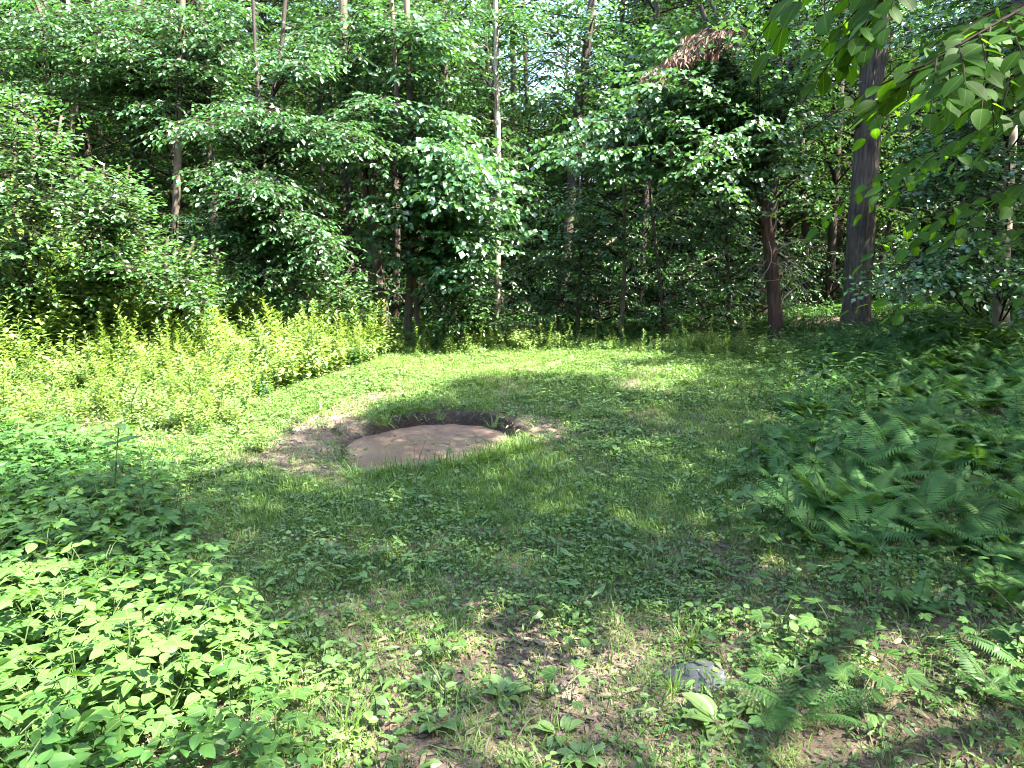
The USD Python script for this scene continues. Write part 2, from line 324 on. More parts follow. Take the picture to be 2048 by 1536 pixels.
# ------------------------------------------------------------------ a bough: limb, side twigs and flat drooping sprays of leaves
def bough(S, E, r0, leaf, size, rg, rise=0.14, twig_step=0.15, twig_len=0.5, leaf_step=0.075, bare=0.25, hang=0.35, droop=0.25, jit=0.5, keep=1.0, up=0.0):
    S, E = np.asarray(S, float), np.asarray(E, float)
    Lg = np.linalg.norm(E - S)
    if Lg < 0.05: return None, None
    ax = (E - S) / Lg
    mid = (S + E) / 2 + [0, 0, rise * Lg] + rg.normal(0, 0.05 * Lg, 3)
    path = curve([S, mid, E], max(5, int(Lg / 0.25) + 3))
    wood = [tube(path, np.linspace(r0, 0.004, len(path)), 4)]
    side0 = unit(np.cross(ax, [0, 0, 1]) + 1e-6)
    P, D, N, Z = [], [], [], []
    nt = max(3, int(Lg * (1 - bare) / twig_step))
    for k in range(nt + 1):
        t = bare + (1 - bare) * (k + rg.uniform(-.3, .3)) / nt if k < nt else 1.0
        t = min(max(t, 0.02), 1.0)
        x = t * (len(path) - 1); i = min(int(x), len(path) - 2)
        base = path[i] + (path[i + 1] - path[i]) * (x - i); tg = unit(path[i + 1] - path[i])
        sg = 1 if k % 2 else -1
        if k == nt: d = tg + rg.normal(0, .1, 3)
        else: d = tg * rg.uniform(.3, 1.0) + side0 * sg * rg.uniform(.5, 1.1) + [0, 0, rg.uniform(-.40, .35) + up * rg.uniform(.2, 1.2)]
        d = unit(d)
        ln = twig_len * rg.uniform(.65, 1.2) * (1.05 - 0.45 * t)
        n = max(3, int(ln / leaf_step))
        u = np.linspace(0.15, 1, n)
        tw = base + d * (u * ln)[:, None]; tw[:, 2] -= hang * ln * u ** 2
        wood.append(tube(np.vstack([base, tw[n // 2], tw[-1]]), [0.006, 0.004, 0.002], 3))
        td = unit(np.gradient(tw, axis=0)) if n > 2 else np.tile(d, (n, 1))
        sd = unit(np.cross(td, [0, 0, 1.0]))
        al = np.where(np.arange(n) % 2, 1, -1)[:, None]
        for rep in range(1):
            ld = td * rg.uniform(.4, .9, (n, 1)) + sd * al * rg.uniform(.6, 1.0, (n, 1)); ld[-1] = td[-1]
            ld[:, 2] -= droop * rg.uniform(.2, 1.6, n)
            P.append(tw); D.append(ld + rg.normal(0, .12, (n, 3)))
            N.append(np.array([0, 0, 1.0]) + rg.normal(0, jit, (n, 3))); Z.append(size * rg.uniform(.65, 1.2, n))
    P, D, N, Z = np.vstack(P), np.vstack(D), np.vstack(N), np.concatenate(Z)
    if keep < 1:
        k = rg.random(len(P)) < keep; P, D, N, Z = P[k], D[k], N[k], Z[k]
    return cat_m(wood), leaves(leaf, P, D, N, Z)

def trunk_mesh(path, r0, r1, sides=10, flare=0.35, rough=0.10, seed=0, step=0.15, power=1.0):
    Lg = np.linalg.norm(np.diff(np.asarray(path), axis=0), axis=1).sum()
    p = curve(path, max(8, int(Lg / step)))
    s = np.linspace(0, 1, len(p))
    r = r0 + (r1 - r0) * s ** power
    r = r * (1 + flare * np.exp(-s * Lg / 0.35))
    return tube(p, r, sides, rough=rough, seed=seed, freq=9.0 if sides > 60 else 3.2), p

def along(path, z):
    """point of a trunk path nearest to height z"""
    return path[np.argmin(np.abs(path[:, 2] - z))]

def tips_in(poly, n, rg):
    poly = np.asarray(poly, float); lo, hi = poly.min(0), poly.max(0); out = []
    for turn in range(400):
        if len(out) >= n: break
        q = rg.uniform(lo, hi, (4 * n, 2)); q = q[inpoly(q[:, 0], q[:, 1], poly)]
        for c in q:                                      # keep tips apart, so that gaps stay between the tiers
            if len(out) < n and all(np.hypot(*(c - o)) > 0.45 * math.sqrt((hi - lo).prod() / n) * 0.985 ** turn for o in out[-60:]): out.append(c)
    return np.array(out)

# ================================================================== THE GROUND AND THE PUDDLE
def axis_(dense0, dense1, step, far, growth=1.13):
    a = list(np.arange(dense0, dense1 + 1e-6, step))
    st, x = step, a[-1]
    while x < far: st *= growth; x += st; a.append(x)
    st, x = step, a[0]; b = []
    while x > -far: st *= growth; x -= st; b.append(x)
    return np.array(b[::-1] + a)
gx, gy = axis_(-3.2, 1.6, 0.024, 160, 1.09), axis_(4.4, 8.2, 0.024, 160, 1.09)
X, Y_ = np.meshgrid(gx, gy, indexing='ij')
Zg = H(X, Y_)
nx, ny = X.shape
ii, jj = np.meshgrid(np.arange(nx - 1), np.arange(ny - 1), indexing='ij')
q = np.stack([ii * ny + jj, (ii + 1) * ny + jj, (ii + 1) * ny + jj + 1, ii * ny + jj + 1], -1).reshape(-1, 4)
gmat = usdkit.material(stage, '/World/Looks/forest_soil', {
    'g': ('geometry', {}), 'n1': ('noise_texture', {'scale': 1.1, 'detail': 5}), 'n2': ('noise_texture', {'scale': 38, 'detail': 6, 'roughness': 0.7}),
    'v': ('noise_texture', {'scale': 12, 'detail': 5}),
    'r1': ('rgb_ramp', {'ramp': [(0.25, (0.080, 0.058, 0.043)), (0.5, (0.150, 0.112, 0.084)), (0.75, (0.215, 0.168, 0.130))]}),
    'r2': ('rgb_ramp', {'ramp': [(0.3, (0.55, 0.53, 0.5)), (0.65, (1.25, 1.22, 1.2))]}),
    'a': ('attribute', {'attribute': 'wet'}), 'w': ('attribute', {'attribute': 'wood'}),
    'm': ('mix_color', {'blend_type': 'multiply', 'fac': 1.0, 'use_clamp': False}),
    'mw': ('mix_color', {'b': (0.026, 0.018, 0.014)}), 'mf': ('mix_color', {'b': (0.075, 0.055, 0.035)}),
    'rr': ('map_range', {'to_min': 0.95, 'to_max': 0.35}),
    'ad': ('math', {'math_type': 'add'}), 'b': ('bump', {'strength': 0.9, 'distance': 0.02}), 'p': ('principled_bsdf', {'specular_ior_level': 0.3})},
    [('g.position', 'n1.vector'), ('g.position', 'n2.vector'), ('g.position', 'v.vector'), ('n1.fac', 'r1.fac'), ('n2.fac', 'r2.fac'), ('r1.color', 'm.a'), ('r2.color', 'm.b'),
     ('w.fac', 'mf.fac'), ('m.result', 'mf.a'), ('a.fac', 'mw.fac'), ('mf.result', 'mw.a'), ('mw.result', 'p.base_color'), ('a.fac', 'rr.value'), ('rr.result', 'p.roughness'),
     ('n2.fac', 'ad.value1'), ('v.fac', 'ad.value2'), ('ad.value', 'b.height'), ('b.normal', 'p.normal')], surface='p.BSDF')
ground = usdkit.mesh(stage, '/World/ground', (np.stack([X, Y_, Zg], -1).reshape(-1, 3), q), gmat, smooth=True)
custom(ground.GetPrim(), kind='structure', label='brown soil of the clearing running back under the trees', category='ground')
dW = sdist(np.stack([X, Y_], -1).reshape(-1, 2), W_POLY)
wet = smooth(0.19, 0.07, dW + 0.14 * (fb(X.ravel(), Y_.ravel(), 6, 4) - 0.5)) * smooth(5.3, 5.7, Y_.ravel())
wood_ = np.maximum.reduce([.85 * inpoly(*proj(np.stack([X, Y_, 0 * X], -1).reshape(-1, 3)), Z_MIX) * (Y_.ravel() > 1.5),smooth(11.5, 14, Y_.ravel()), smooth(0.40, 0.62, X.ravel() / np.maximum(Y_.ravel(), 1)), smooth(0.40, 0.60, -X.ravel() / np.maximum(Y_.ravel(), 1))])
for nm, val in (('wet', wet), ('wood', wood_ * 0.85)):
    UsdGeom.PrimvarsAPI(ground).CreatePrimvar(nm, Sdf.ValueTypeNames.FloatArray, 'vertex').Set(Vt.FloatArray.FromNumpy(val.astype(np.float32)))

# the water: one sheet, cut by the bank
c0 = W_POLY.mean(0); rings = []
ang_poly = np.vstack([W_POLY[np.arange(len(W_POLY))] + t * (np.roll(W_POLY, -1, 0) - W_POLY) for t in (0, .5)]).reshape(2, -1, 2).transpose(1, 0, 2).reshape(-1, 2)
big = c0 + (ang_poly - c0) * 1.10
nb = len(big)
wv = [np.array([[*c0, WATER_Z]])] + [np.column_stack([c0 + (big - c0) * t, np.full(nb, WATER_Z)]) for t in np.linspace(1 / 14, 1, 14)]
wv = np.vstack(wv)
wv[1:, 2] += 0.0015 * (fb(wv[1:, 0], wv[1:, 1], 3, 2) - .5)
wf = [(0, 1 + k, 1 + (k + 1) % nb) for k in range(nb)]
for r_ in range(13):
    a, b = 1 + r_ * nb, 1 + (r_ + 1) * nb
    for k in range(nb):
        wf += [(a + k, b + k, b + (k + 1) % nb), (a + k, b + (k + 1) % nb, a + (k + 1) % nb)]
wmat = usdkit.material(stage, '/World/Looks/muddy_water', {
    'g': ('geometry', {}), 'n': ('noise_texture', {'scale': 2.2, 'detail': 4}), 'n2': ('noise_texture', {'scale': 9, 'detail': 3}),
    'r': ('rgb_ramp', {'ramp': [(0.3, (0.150, 0.104, 0.074)), (0.7, (0.186, 0.132, 0.096))]}),
    'b': ('bump', {'strength': 0.05, 'distance': 0.006}), 'p': ('principled_bsdf', {'roughness': 0.025, 'ior': 1.36})},
    [('g.position', 'n.vector'), ('g.position', 'n2.vector'), ('n.fac', 'r.fac'), ('r.color', 'p.base_color'), ('n2.fac', 'b.height'), ('b.normal', 'p.normal')], surface='p.BSDF')
obj('puddle', (wv, np.array(wf)), wmat, smooth_=True, kind='structure', label='round puddle of opaque brown muddy water in the clearing', category='puddle')

# ================================================================== TREES THAT CAN BE TOLD APART
def hero(name, label, cat, path_px, Y, r0, r1, bark, masses, leaf='small', size=0.12, lm='tree_leaf', seed=0, lean=0.0, base_px=None,
         sides=10, flare=0.35, rough=0.10, rise=0.14, hang=0.22, droop=0.2, twig_len=0.55, extra=None, stems=None, ext=2.0, leaf_step=0.055, twig_step=0.09, keep=1.0, more=1.25, up=0.0):
    """a tree whose trunk runs through photograph points at depth Y, with boughs reaching to points inside outlines of its foliage"""
    rg = np.random.default_rng(1000 + seed)
    paths = []
    first = path_px[0] if path_px else base_px
    for k, pp in enumerate([path_px] + (stems or [])):
        pts = np.array([at(x, y, Y + lean * i) for i, (x, y) in enumerate(pp)])
        pts[0, 2] = float(H(pts[0, 0], pts[0, 1])) - 0.05
        d = unit(pts[-1] - pts[-2]); pts = np.vstack([pts, pts[-1] + d * ext])
        paths.append(pts)
    o = paths[0][0].copy(); o[2] += 0.05
    t = thing(name, label, cat, o)
    ps = []
    for k, pts in enumerate(paths):
        sc = 1 if k == 0 else 0.75
        m, p = trunk_mesh(pts - o, r0 * sc, r1 * sc, sides, flare, rough, seed + k, step=0.09 if sides > 12 else 0.25)
        obj('trunk', m, bark, t, True)
        ps.append(p)
    for poly, n, (Y0, Y1) in masses:
        for (x, y) in tips_in(poly, int(n * more), rg):
            E = at(x, y, rg.uniform(Y0, Y1)) - o
            if E[2] < 0.25: E[2] = rg.uniform(0.25, 0.5)
            best = min(ps, key=lambda p: np.min(np.hypot(p[:, 0] - E[0], p[:, 1] - E[1])))
            dh = np.hypot(*(along(best, E[2])[:2] - E[:2]))
            S = along(best, max(0.2, E[2] - dh * rg.uniform(.05, .35)))
            if dh > 3.2:                                 # too far for one limb: start at a forking point closer by
                S = E + (S - E) * 3.2 / dh
            w, f = bough(S, E, 0.006 + 0.004 * min(dh, 3), leaf, size * 0.86, rg, rise=rise, hang=hang, droop=droop, twig_len=twig_len, leaf_step=leaf_step, twig_step=twig_step, keep=keep, up=up)
            if w is None: continue
            b = obj('bough', w, 'twig', t)
            obj('foliage', f, lm, b, kind='stuff')
    if extra: extra(t, o, ps, rg)
    return t

def bare_limbs(t, o, ps, rg, n, zr, ln, mat='twig', name='bare_branch', down=False):
    for _ in range(n):
        p = ps[0]; S = along(p, rg.uniform(*zr)); a = rg.uniform(0, 2 * np.pi); l = ln * rg.uniform(.5, 1.2)
        dz = -0.9 if down else rg.uniform(.1, .7)
        E = S + l * np.array([math.cos(a), math.sin(a), dz]); 
        if E[2] < 0.1: E[2] = 0.1
        m = (S + E) / 2 + rg.normal(0, .12 * l, 3) + [0, 0, 0.15 * l]
        pa = curve([S, m, E], 9)
        parts = [tube(pa, np.linspace(0.018 if not down else 0.010, 0.003, 9), 5)]
        for q_ in range(4):
            k = rg.integers(3, 8); e = pa[k] + rg.normal(0, .28 * l, 3) * [1, 1, .6]
            parts.append(tube(curve([pa[k], (pa[k] + e) / 2 + rg.normal(0, .05, 3), e], 5), np.linspace(.006, .002, 5), 3))
        obj(name, cat_m(parts), mat, t)

# big grey trunk at the right
def oak_extra(t, o, ps, rg):
    S = along(ps[0], 3.9)
    st = curve([S, S + [-.28, -.1, .12], S + [-.38, -.15, .5]], 7)
    obj('broken_branch', tube(st, np.linspace(.06, .03, 7), 7, rough=.2), 'bark_grey', t, True)
    for z in (2.05, 2.95):                              # dark ring-shaped scars
        c = along(ps[0], z)
        a = np.linspace(0, 2 * np.pi, 25)
        i = np.argmin(np.abs(ps[0][:, 2] - z)); r = 0.262 - 0.017 * z
        ringp = np.column_stack([c[0] + r * np.cos(a), c[1] + r * np.sin(a), c[2] + .03 * np.sin(2 * a + z)])
        obj('bark_ridge', tube(ringp, .022, 6, rough=.3), 'bark_grey', t, True)
    bare_limbs(t, o, ps, rg, 3, (4.2, 6), 1.2)
hero('large_tree', 'thick grey furrowed trunk, the largest one, leaning right at the shady right edge', 'tree',
     [(1709, 678), (1716, 560), (1724, 430), (1733, 300), (1742, 180), (1752, 60), (1758, -40)], 14.3, 0.265, 0.18, 'bark_grey',
     [([(1560, 0), (1720, 0), (1700, 230), (1560, 250)], 12, (13.4, 15.5)), ([(1760, 0), (1900, 0), (1860, 200), (1780, 220)], 8, (13.4, 15.5))], seed=1, sides=110, flare=.30, rough=.15, extra=oak_extra, ext=6)
# pale young trunk at the far right
hero('pale_tree', 'slender pale brown trunk at the far right edge rising from the ferns', 'tree',
     [(2000, 702), (2002, 580), (2010, 420), (2020, 260), (2028, 100), (2035, -60)], 12.2, 0.125, 0.085, 'bark_pale',
     [([(1810, 260), (1965, 230), (1965, 560), (1930, 600), (1840, 520), (1790, 400)], 18, (9.5, 12.8)), ([(1950, 240), (2080, 220), (2080, 560), (1960, 600)], 12, (12.9, 14)), ([(1800, 0), (2080, -40), (2080, 200), (1860, 200)], 24, (9.5, 13)),
      ([(1700, 575), (1880, 520), (1900, 560), (1790, 600)], 4, (9.0, 10)), ([(2050, 560), (2110, 520), (2110, 640), (2060, 610)], 3, (9, 11))],
     leaf='broad', size=0.11, seed=2, more=1.9, sides=14, rough=.06, ext=4, hang=.15, droop=.15)
# reddish trunk with the hanging dead vines and the withered bough
def red_extra(t, o, ps, rg):
    bare_limbs(t, o, ps, rg, 8, (0.9, 2.0), 0.9, 'dead_twig', 'hanging_dead_vine', down=True)
    bare_limbs(t, o, ps, rg, 4, (0.6, 2.6), 0.8, 'dead_twig', 'dead_twig')
    for (x0, y0, x1, y1, n) in ((1480, 60, 1290, 150, 3), (1440, 50, 1350, 120, 1)):
        for k in range(n):
            S = at(x0 + rg.uniform(-15, 15), y0 + rg.uniform(-15, 15), 12.8) - o; E = at(x1 + rg.uniform(-25, 25), y1 + rg.uniform(-15, 15), 11.9) - o
            w, f = bough(S, E, .015, 'lance', .13, rg, rise=.04, hang=.3, droop=1.5, jit=.9, leaf_step=.032, twig_step=.08, twig_len=.36, bare=.05)
            b = obj('withered_bough', w, 'twig', t, label='withered bough with hanging brown leaves')
            obj('foliage', f, 'dead_leaf', b, kind='stuff')
    for pts in ([(1521, 380), (1490, 250), (1470, 120), (1420, 0)], [(1521, 380), (1555, 230), (1590, 100), (1620, 0)], [(1480, 190), (1440, 110), (1400, 10)]):
        pp = np.array([at(x, y, 13.2) for x, y in pts]) - o
        obj('fork', tube(curve(pp, 14), np.linspace(.085, .04, 14), 8, rough=.15), 'bark_dark', t, True)
CR = [(1190, 250), (1290, 120), (1400, 20), (1640, 0), (1680, 230), (1610, 380), (1480, 390), (1310, 370), (1200, 330)]
hero('forked_tree', 'dark reddish flaking trunk with dead vines at its foot and a withered brown bough', 'tree',
     [(1553, 698), (1548, 590), (1540, 500), (1530, 440), (1521, 380)], 13.3, 0.125, 0.095, 'bark_red',
     [(CR, 66, (11.2, 14.2)), ([(1060, 240), (1190, 220), (1240, 330), (1070, 325)], 12, (11.4, 13)), ([(1230, 0), (1400, 0), (1330, 110), (1240, 200)], 12, (12, 14.5))],
     leaf='broad', size=0.125, lm='broad_leaf', seed=3, sides=18, rough=.16, extra=red_extra, ext=0.3, hang=.22, droop=.35, more=1.4)
# dark trunk against the gap of sky
hero('dark_tree', 'thin black leaning trunk standing against the gap of bright sky', 'tree',
     [(1113, 672), (1128, 560), (1140, 420), (1155, 230), (1172, 110), (1190, -60)], 16.5, 0.13, 0.07, 'bark_dark',
     [([(1090, 0), (1250, 0), (1240, 120), (1100, 90)], 9, (15.5, 17.5)), ([(1170, 230), (1260, 200), (1260, 330), (1170, 330)], 6, (15.5, 17.5)), ([(940, 10), (1130, 0), (1110, 90), (960, 110)], 6, (15.5, 17.5)), ([(1000, 190), (1120, 150), (1120, 250), (1010, 260)], 6, (15.5, 17.5)), ([(1190, 60), (1260, 60), (1250, 220), (1190, 210)], 6, (15.5, 17.5))],
     leaf='broad', size=0.13, seed=4, ext=5, extra=lambda t, o, ps, rg: bare_limbs(t, o, ps, rg, 5, (5, 7.2), 1.3, 'dead_twig'))
# thin straight pale trunk
hero('straight_tree', 'thin straight pale trunk rising through the middle of the foliage below the sky gap', 'tree',
     [(995, 672), (995, 500), (997, 350), (994, 200), (992, 60), (990, -60)], 14.0, 0.062, 0.04, 'bark_pale',
     [([(930, 20), (1060, 0), (1060, 120), (960, 150)], 13, (13.3, 14.8)), ([(1000, 20), (1110, 0), (1100, 90), (1010, 100)], 8, (13.5, 15)), ([(900, 150), (985, 120), (985, 250), (910, 260)], 6, (13.3, 14.8)), ([(960, 260), (1040, 250), (1060, 330), (980, 340)], 5, (13.2, 14.8)), ([(930, 500), (1060, 480), (1060, 640), (960, 640)], 10, (13, 15))],
     leaf='small', size=0.115, seed=5, sides=8, ext=4, extra=lambda t, o, ps, rg: bare_limbs(t, o, ps, rg, 6, (3.6, 6), 1.0, 'dead_twig'))
# twin trunks with the pale big-leaved foliage
hero('twin_stemmed_tree', 'two stems side by side carrying pale sunlit large leaves in the middle', 'tree',
     [(812, 672), (820, 560), (824, 420), (822, 260), (815, 60), (812, -40)], 13.6, 0.075, 0.05, 'bark_brown',
     [([(860, 280), (980, 260), (1060, 360), (1070, 450), (1000, 500), (930, 590), (880, 560), (860, 420)], 46, (11.2, 13.4)),
      ([(690, 310), (830, 330), (860, 540), (800, 570), (720, 480)], 16, (12.2, 13.8)), ([(830, 30), (960, 40), (930, 260), (840, 270)], 16, (12.2, 14.0))],
     leaf='broad', size=0.15, lm='broad_leaf', seed=6, stems=[[(836, 672), (830, 560), (812, 430), (800, 280), (790, 100), (780, -40)]], ext=4, hang=.18, droop=.4, leaf_step=.062, more=1.5, up=.15)
# curved trunk left of it
hero('curved_tree', 'dark trunk bending left as it rises, left of the twin stems', 'tree',
     [(770, 668), (759, 560), (738, 400), (708, 260), (690, 120), (684, -60)], 14.6, 0.13, 0.075, 'bark_brown',
     [([(560, 0), (700, 0), (690, 150), (580, 130)], 20, (12.8, 15)), ([(700, 0), (860, 0), (850, 120), (790, 250), (700, 210)], 22, (12.6, 15)), ([(640, 220), (820, 180), (830, 300), (690, 310)], 18, (11.8, 13.6))],
     seed=7, size=0.125, ext=5)
# tiers of the left middle
TIERS = [([(380, 215), (560, 190), (620, 260), (390, 260)], 14, (11.0, 12.6)), ([(300, 235), (400, 220), (420, 275), (310, 280)], 6, (10.8, 12.0)), ([(470, 100), (660, 90), (680, 150), (520, 160)], 12, (11.5, 13)),
         ([(550, 250), (740, 230), (800, 300), (640, 310)], 14, (11.0, 12.6)), ([(365, 330), (480, 320), (560, 390), (420, 400)], 14, (10.6, 12.0)), ([(470, 355), (620, 370), (660, 430), (500, 430)], 14, (10.6, 12.0)),
         ([(520, 430), (680, 440), (690, 540), (560, 520)], 14, (10.6, 12.2)), ([(360, 430), (500, 430), (480, 500), (370, 480)], 9, (11, 12.5)), ([(430, 520), (560, 520), (600, 600), (440, 600)], 10, (11, 12.6))]
hero('layered_tree', 'slim grey stem with drooping sunlit tiers of foliage at the left', 'tree',
     [(514, 668), (517, 560), (520, 400), (523, 270), (545, 190), (562, 100), (572, -20)], 12.9, 0.050, 0.030, 'bark_dark', TIERS,
     size=0.115, seed=8, ext=2, hang=.22, droop=.30, more=1.6, up=.12, stems=[[(523, 668), (521, 420), (524, 280), (512, 130), (505, -20)]])
hero('leafy_tree', 'leafy tree filling the top left between the crooked stem and the layered tree', 'tree', [(430, 650), (428, 480), (420, 300), (408, 100), (400, -40)], 15.0, 0.09, 0.06, 'bark_dark',
     [([(-60, 0), (560, 0), (560, 120), (380, 210), (-60, 250)], 74, (12.6, 15.6))], seed=15, ext=4, size=.13)
hero('leafy_tree', 'leafy tree filling the top between the curved trunk and the straight pale trunk', 'tree', [(905, 650), (900, 480), (893, 300), (890, 100), (886, -40)], 15.6, 0.08, 0.05, 'bark_dark',
     [([(640, 0), (980, 0), (960, 200), (860, 300), (700, 330), (640, 200)], 54, (13.4, 16))], seed=16, ext=4, size=.13)
hero('slim_tree', 'slim dark stem standing left of the layered sunlit tree', 'tree', [(348, 640), (350, 500), (356, 300), (362, 100), (366, -40)], 14.0, 0.075, 0.05, 'bark_brown',
     [([(310, 0), (480, 0), (480, 210), (330, 230)], 26, (12.6, 15)), ([(330, 430), (420, 420), (420, 560), (330, 540)], 8, (12.4, 14))], seed=9, ext=4)
hero('old_tree', 'broad dark trunk half hidden at the left behind the sunlit bush', 'tree', [(287, 600), (287, 470), (283, 380), (275, 200), (268, 0)], 15.5, 0.22, 0.16, 'bark_dark',
     [([(130, 20), (330, 20), (330, 330), (190, 330)], 34, (12.8, 15.5))], seed=10, sides=16, ext=4)
hero('slim_tree', 'thin dark trunk near the upper left corner', 'tree', [(118, 600), (106, 400), (96, 200), (75, 0)], 16.0, 0.10, 0.06, 'bark_brown', [([(-60, 0), (130, 0), (140, 240), (-60, 230)], 26, (12.5, 16))], seed=11, ext=4)
hero('slim_tree', 'thin crooked stem winding up beside the upper left corner', 'tree', [(150, 600), (146, 400), (145, 220), (150, 120), (140, 50), (133, -30)], 15.2, 0.05, 0.035, 'bark_pale', [([(100, 0), (240, 0), (200, 110), (110, 90)], 10, (14.5, 16))], seed=12, ext=3)
hero('tall_pale_tree', 'distant sunlit pale trunk at the upper left, broader than its neighbours', 'tree', [(215, 620), (205, 400), (198, 100), (192, -60)], 24, 0.24, 0.2, 'bark_pale', [([(200, 0), (330, 0), (300, 90), (220, 80)], 8, (23, 25))], seed=13, ext=5, size=.15)
# understory saplings, shaded, right of the middle
for k, (px_, top, lab, poly) in enumerate([
        (1240, (1248, 400), 'thin sapling in the shade right of the black leaning trunk', [(1060, 400), (1250, 380), (1260, 520), (1060, 520)]),
        (1152, (1160, 420), 'low sapling with drooping leaves near the foot of the black leaning trunk', [(1040, 520), (1230, 500), (1240, 610), (1060, 640)]),
        (1330, (1300, 380), 'leafy sapling in the shade between the black trunk and the reddish trunk', [(1240, 380), (1400, 400), (1420, 640), (1250, 640)]),
        (1457, (1450, 420), 'straight brown sapling just left of the reddish trunk', [(1390, 400), (1530, 400), (1530, 620), (1400, 640)])]):
    hero('sapling', lab, 'sapling', [(px_, 692), ((px_ + top[0]) / 2 + 4, 560), top], 13.8 + 0.5 * k, 0.045, 0.02, 'bark_brown', [(poly, 26, (12.8 + .4 * k, 15.5))], leaf='small', size=0.12, seed=20 + k, ext=.6, hang=.2, droop=.2)
hero('thin_crowned_tree', 'tree with a thin crown of small leaves seen against the gap of sky', 'tree', [(1060, 660), (1062, 450), (1056, 260), (1050, 100), (1046, -40)], 21, 0.08, 0.05, 'bark_dark',
     [([(945, -20), (1270, -20), (1260, 250), (960, 270)], 34, (19.5, 23))], seed=90, ext=3, size=.15, leaf_step=.085, twig_step=.13)
# dark trunks in the open wood at the right
for k, (pp, r, lab, Yd) in enumerate([
        ([(1836, 600), (1850, 500), (1866, 420), (1872, 300)], .17, 'dark leaning trunk before the bright gap right of the thick grey trunk', 21),
        ([(1858, 600), (1852, 470), (1840, 380), (1830, 250)], .13, 'dark trunk crossing its leaning neighbour before the bright gap', 21.6),
        ([(1884, 618), (1892, 500), (1908, 380), (1920, 250)], .15, 'dark trunk right of the crossing pair in the open wood', 20),
        ([(1930, 618), (1932, 480), (1938, 340), (1944, 200)], .10, 'thin dark trunk left of the pale trunk in the open wood', 22),
        ([(1665, 640), (1668, 500), (1672, 380), (1676, 200)], .10, 'dark trunk in the shade left of the thick grey trunk', 20),
        ([(1750, 600), (1758, 540), (1778, 450), (1800, 330)], .06, 'thin stem slanting right beside the thick grey trunk', 19),
        ([(1610, 650), (1612, 500), (1606, 380), (1600, 200)], .11, 'dark trunk right of the reddish trunk, farther back', 19)]):
    hero('shaded_tree', lab, 'tree', pp, Yd, r, r * .7, 'bark_dark', [([(pp[-1][0] - 90, 250), (pp[-1][0] + 90, 250), (pp[-1][0] + 80, 430), (pp[-1][0] - 80, 430)], 10, (Yd - 1.5, Yd + 2))], seed=30 + k, ext=3, leaf='broad', size=.14)
# dark trunks in the wood behind the middle and the left
for k, (px_, tx, r, lab) in enumerate([(790, 785, .09, 'dark trunk standing close behind the curved trunk'), (700, 690, .11, 'dark trunk in deep shade between the layered tree and the curved trunk'),
                                       (748, 742, .06, 'thin dark stem left of the curved trunk at its foot'), (640, 640, .05, 'thin stem in the dark hollow right of the layered tree'), (400, 398, .13, 'brown trunk seen in the dark gap left of the layered tree'),
                                       (880, 890, .06, 'thin stem behind the pale large leaves'), (1030, 1028, .08, 'dark trunk just right of the thin straight pale trunk'), (1275, 1275, .07, 'thin trunk in the shade behind the saplings')]):
    hero('shaded_tree', lab, 'tree', [(px_, 650), ((px_ + tx) / 2 + 6, 450), (tx, 250), (tx - 5, -30)], 17 + (k * 1.7) % 4, r, r * .7, 'bark_dark', [([(tx - 90, 0), (tx + 90, 0), (tx + 90, 260), (tx - 90, 260)] if not 950 < tx < 1250 else [(tx - 60, 300), (tx + 60, 300), (tx + 60, 420), (tx - 60, 420)], 10, (16.5, 20))], seed=50 + k, ext=3, size=.14)
# the bright bushes at the left
for k, (pp, lab, poly, n, Yr) in enumerate([
        ([(40, 700), (45, 560), (60, 400), (70, 260)], 'tall sunlit bush cut by the left edge of the picture', [(-60, 210), (60, 210), (120, 290), (150, 420), (130, 560), (60, 650), (-80, 640)], 52, (8.6, 10.6)),
        ([(190, 690), (195, 560), (200, 450), (205, 360)], 'rounded sunlit bush between the edge bush and the dark broad trunk', [(130, 340), (230, 350), (290, 420), (320, 540), (260, 630), (140, 620)], 44, (9.0, 11)),
        ([(320, 680), (325, 600), (330, 540), (333, 500)], 'low bright bush before the slim dark stem at the left', [(270, 500), (380, 500), (430, 590), (420, 640), (290, 640)], 22, (9.4, 11)),
        ([(640, 672), (640, 620), (645, 580), (650, 540)], 'low leafy bush at the back edge of the tall weeds', [(560, 540), (720, 530), (760, 640), (580, 640)], 20, (11, 12.6)),
        ([(905, 680), (905, 630), (905, 600), (905, 580)], 'small bush at the foot of the pale large leaves', [(860, 580), (990, 580), (1000, 660), (870, 660)], 16, (11.8, 13))]):
    hero('bush', lab, 'bush', pp, np.mean(Yr) + .6, .04, .02, 'bark_brown', [(poly, n, Yr)], leaf='small', size=.105, lm='bush_leaf', seed=70 + k, ext=.2, stems=[[(x + 12 * (i + 1), y) for i, (x, y) in enumerate(pp)], [(x - 10 * (i + 1), y + 10) for i, (x, y) in enumerate(pp)]], hang=.08, droop=.22, up=.45, twig_len=.55, more=2.0)

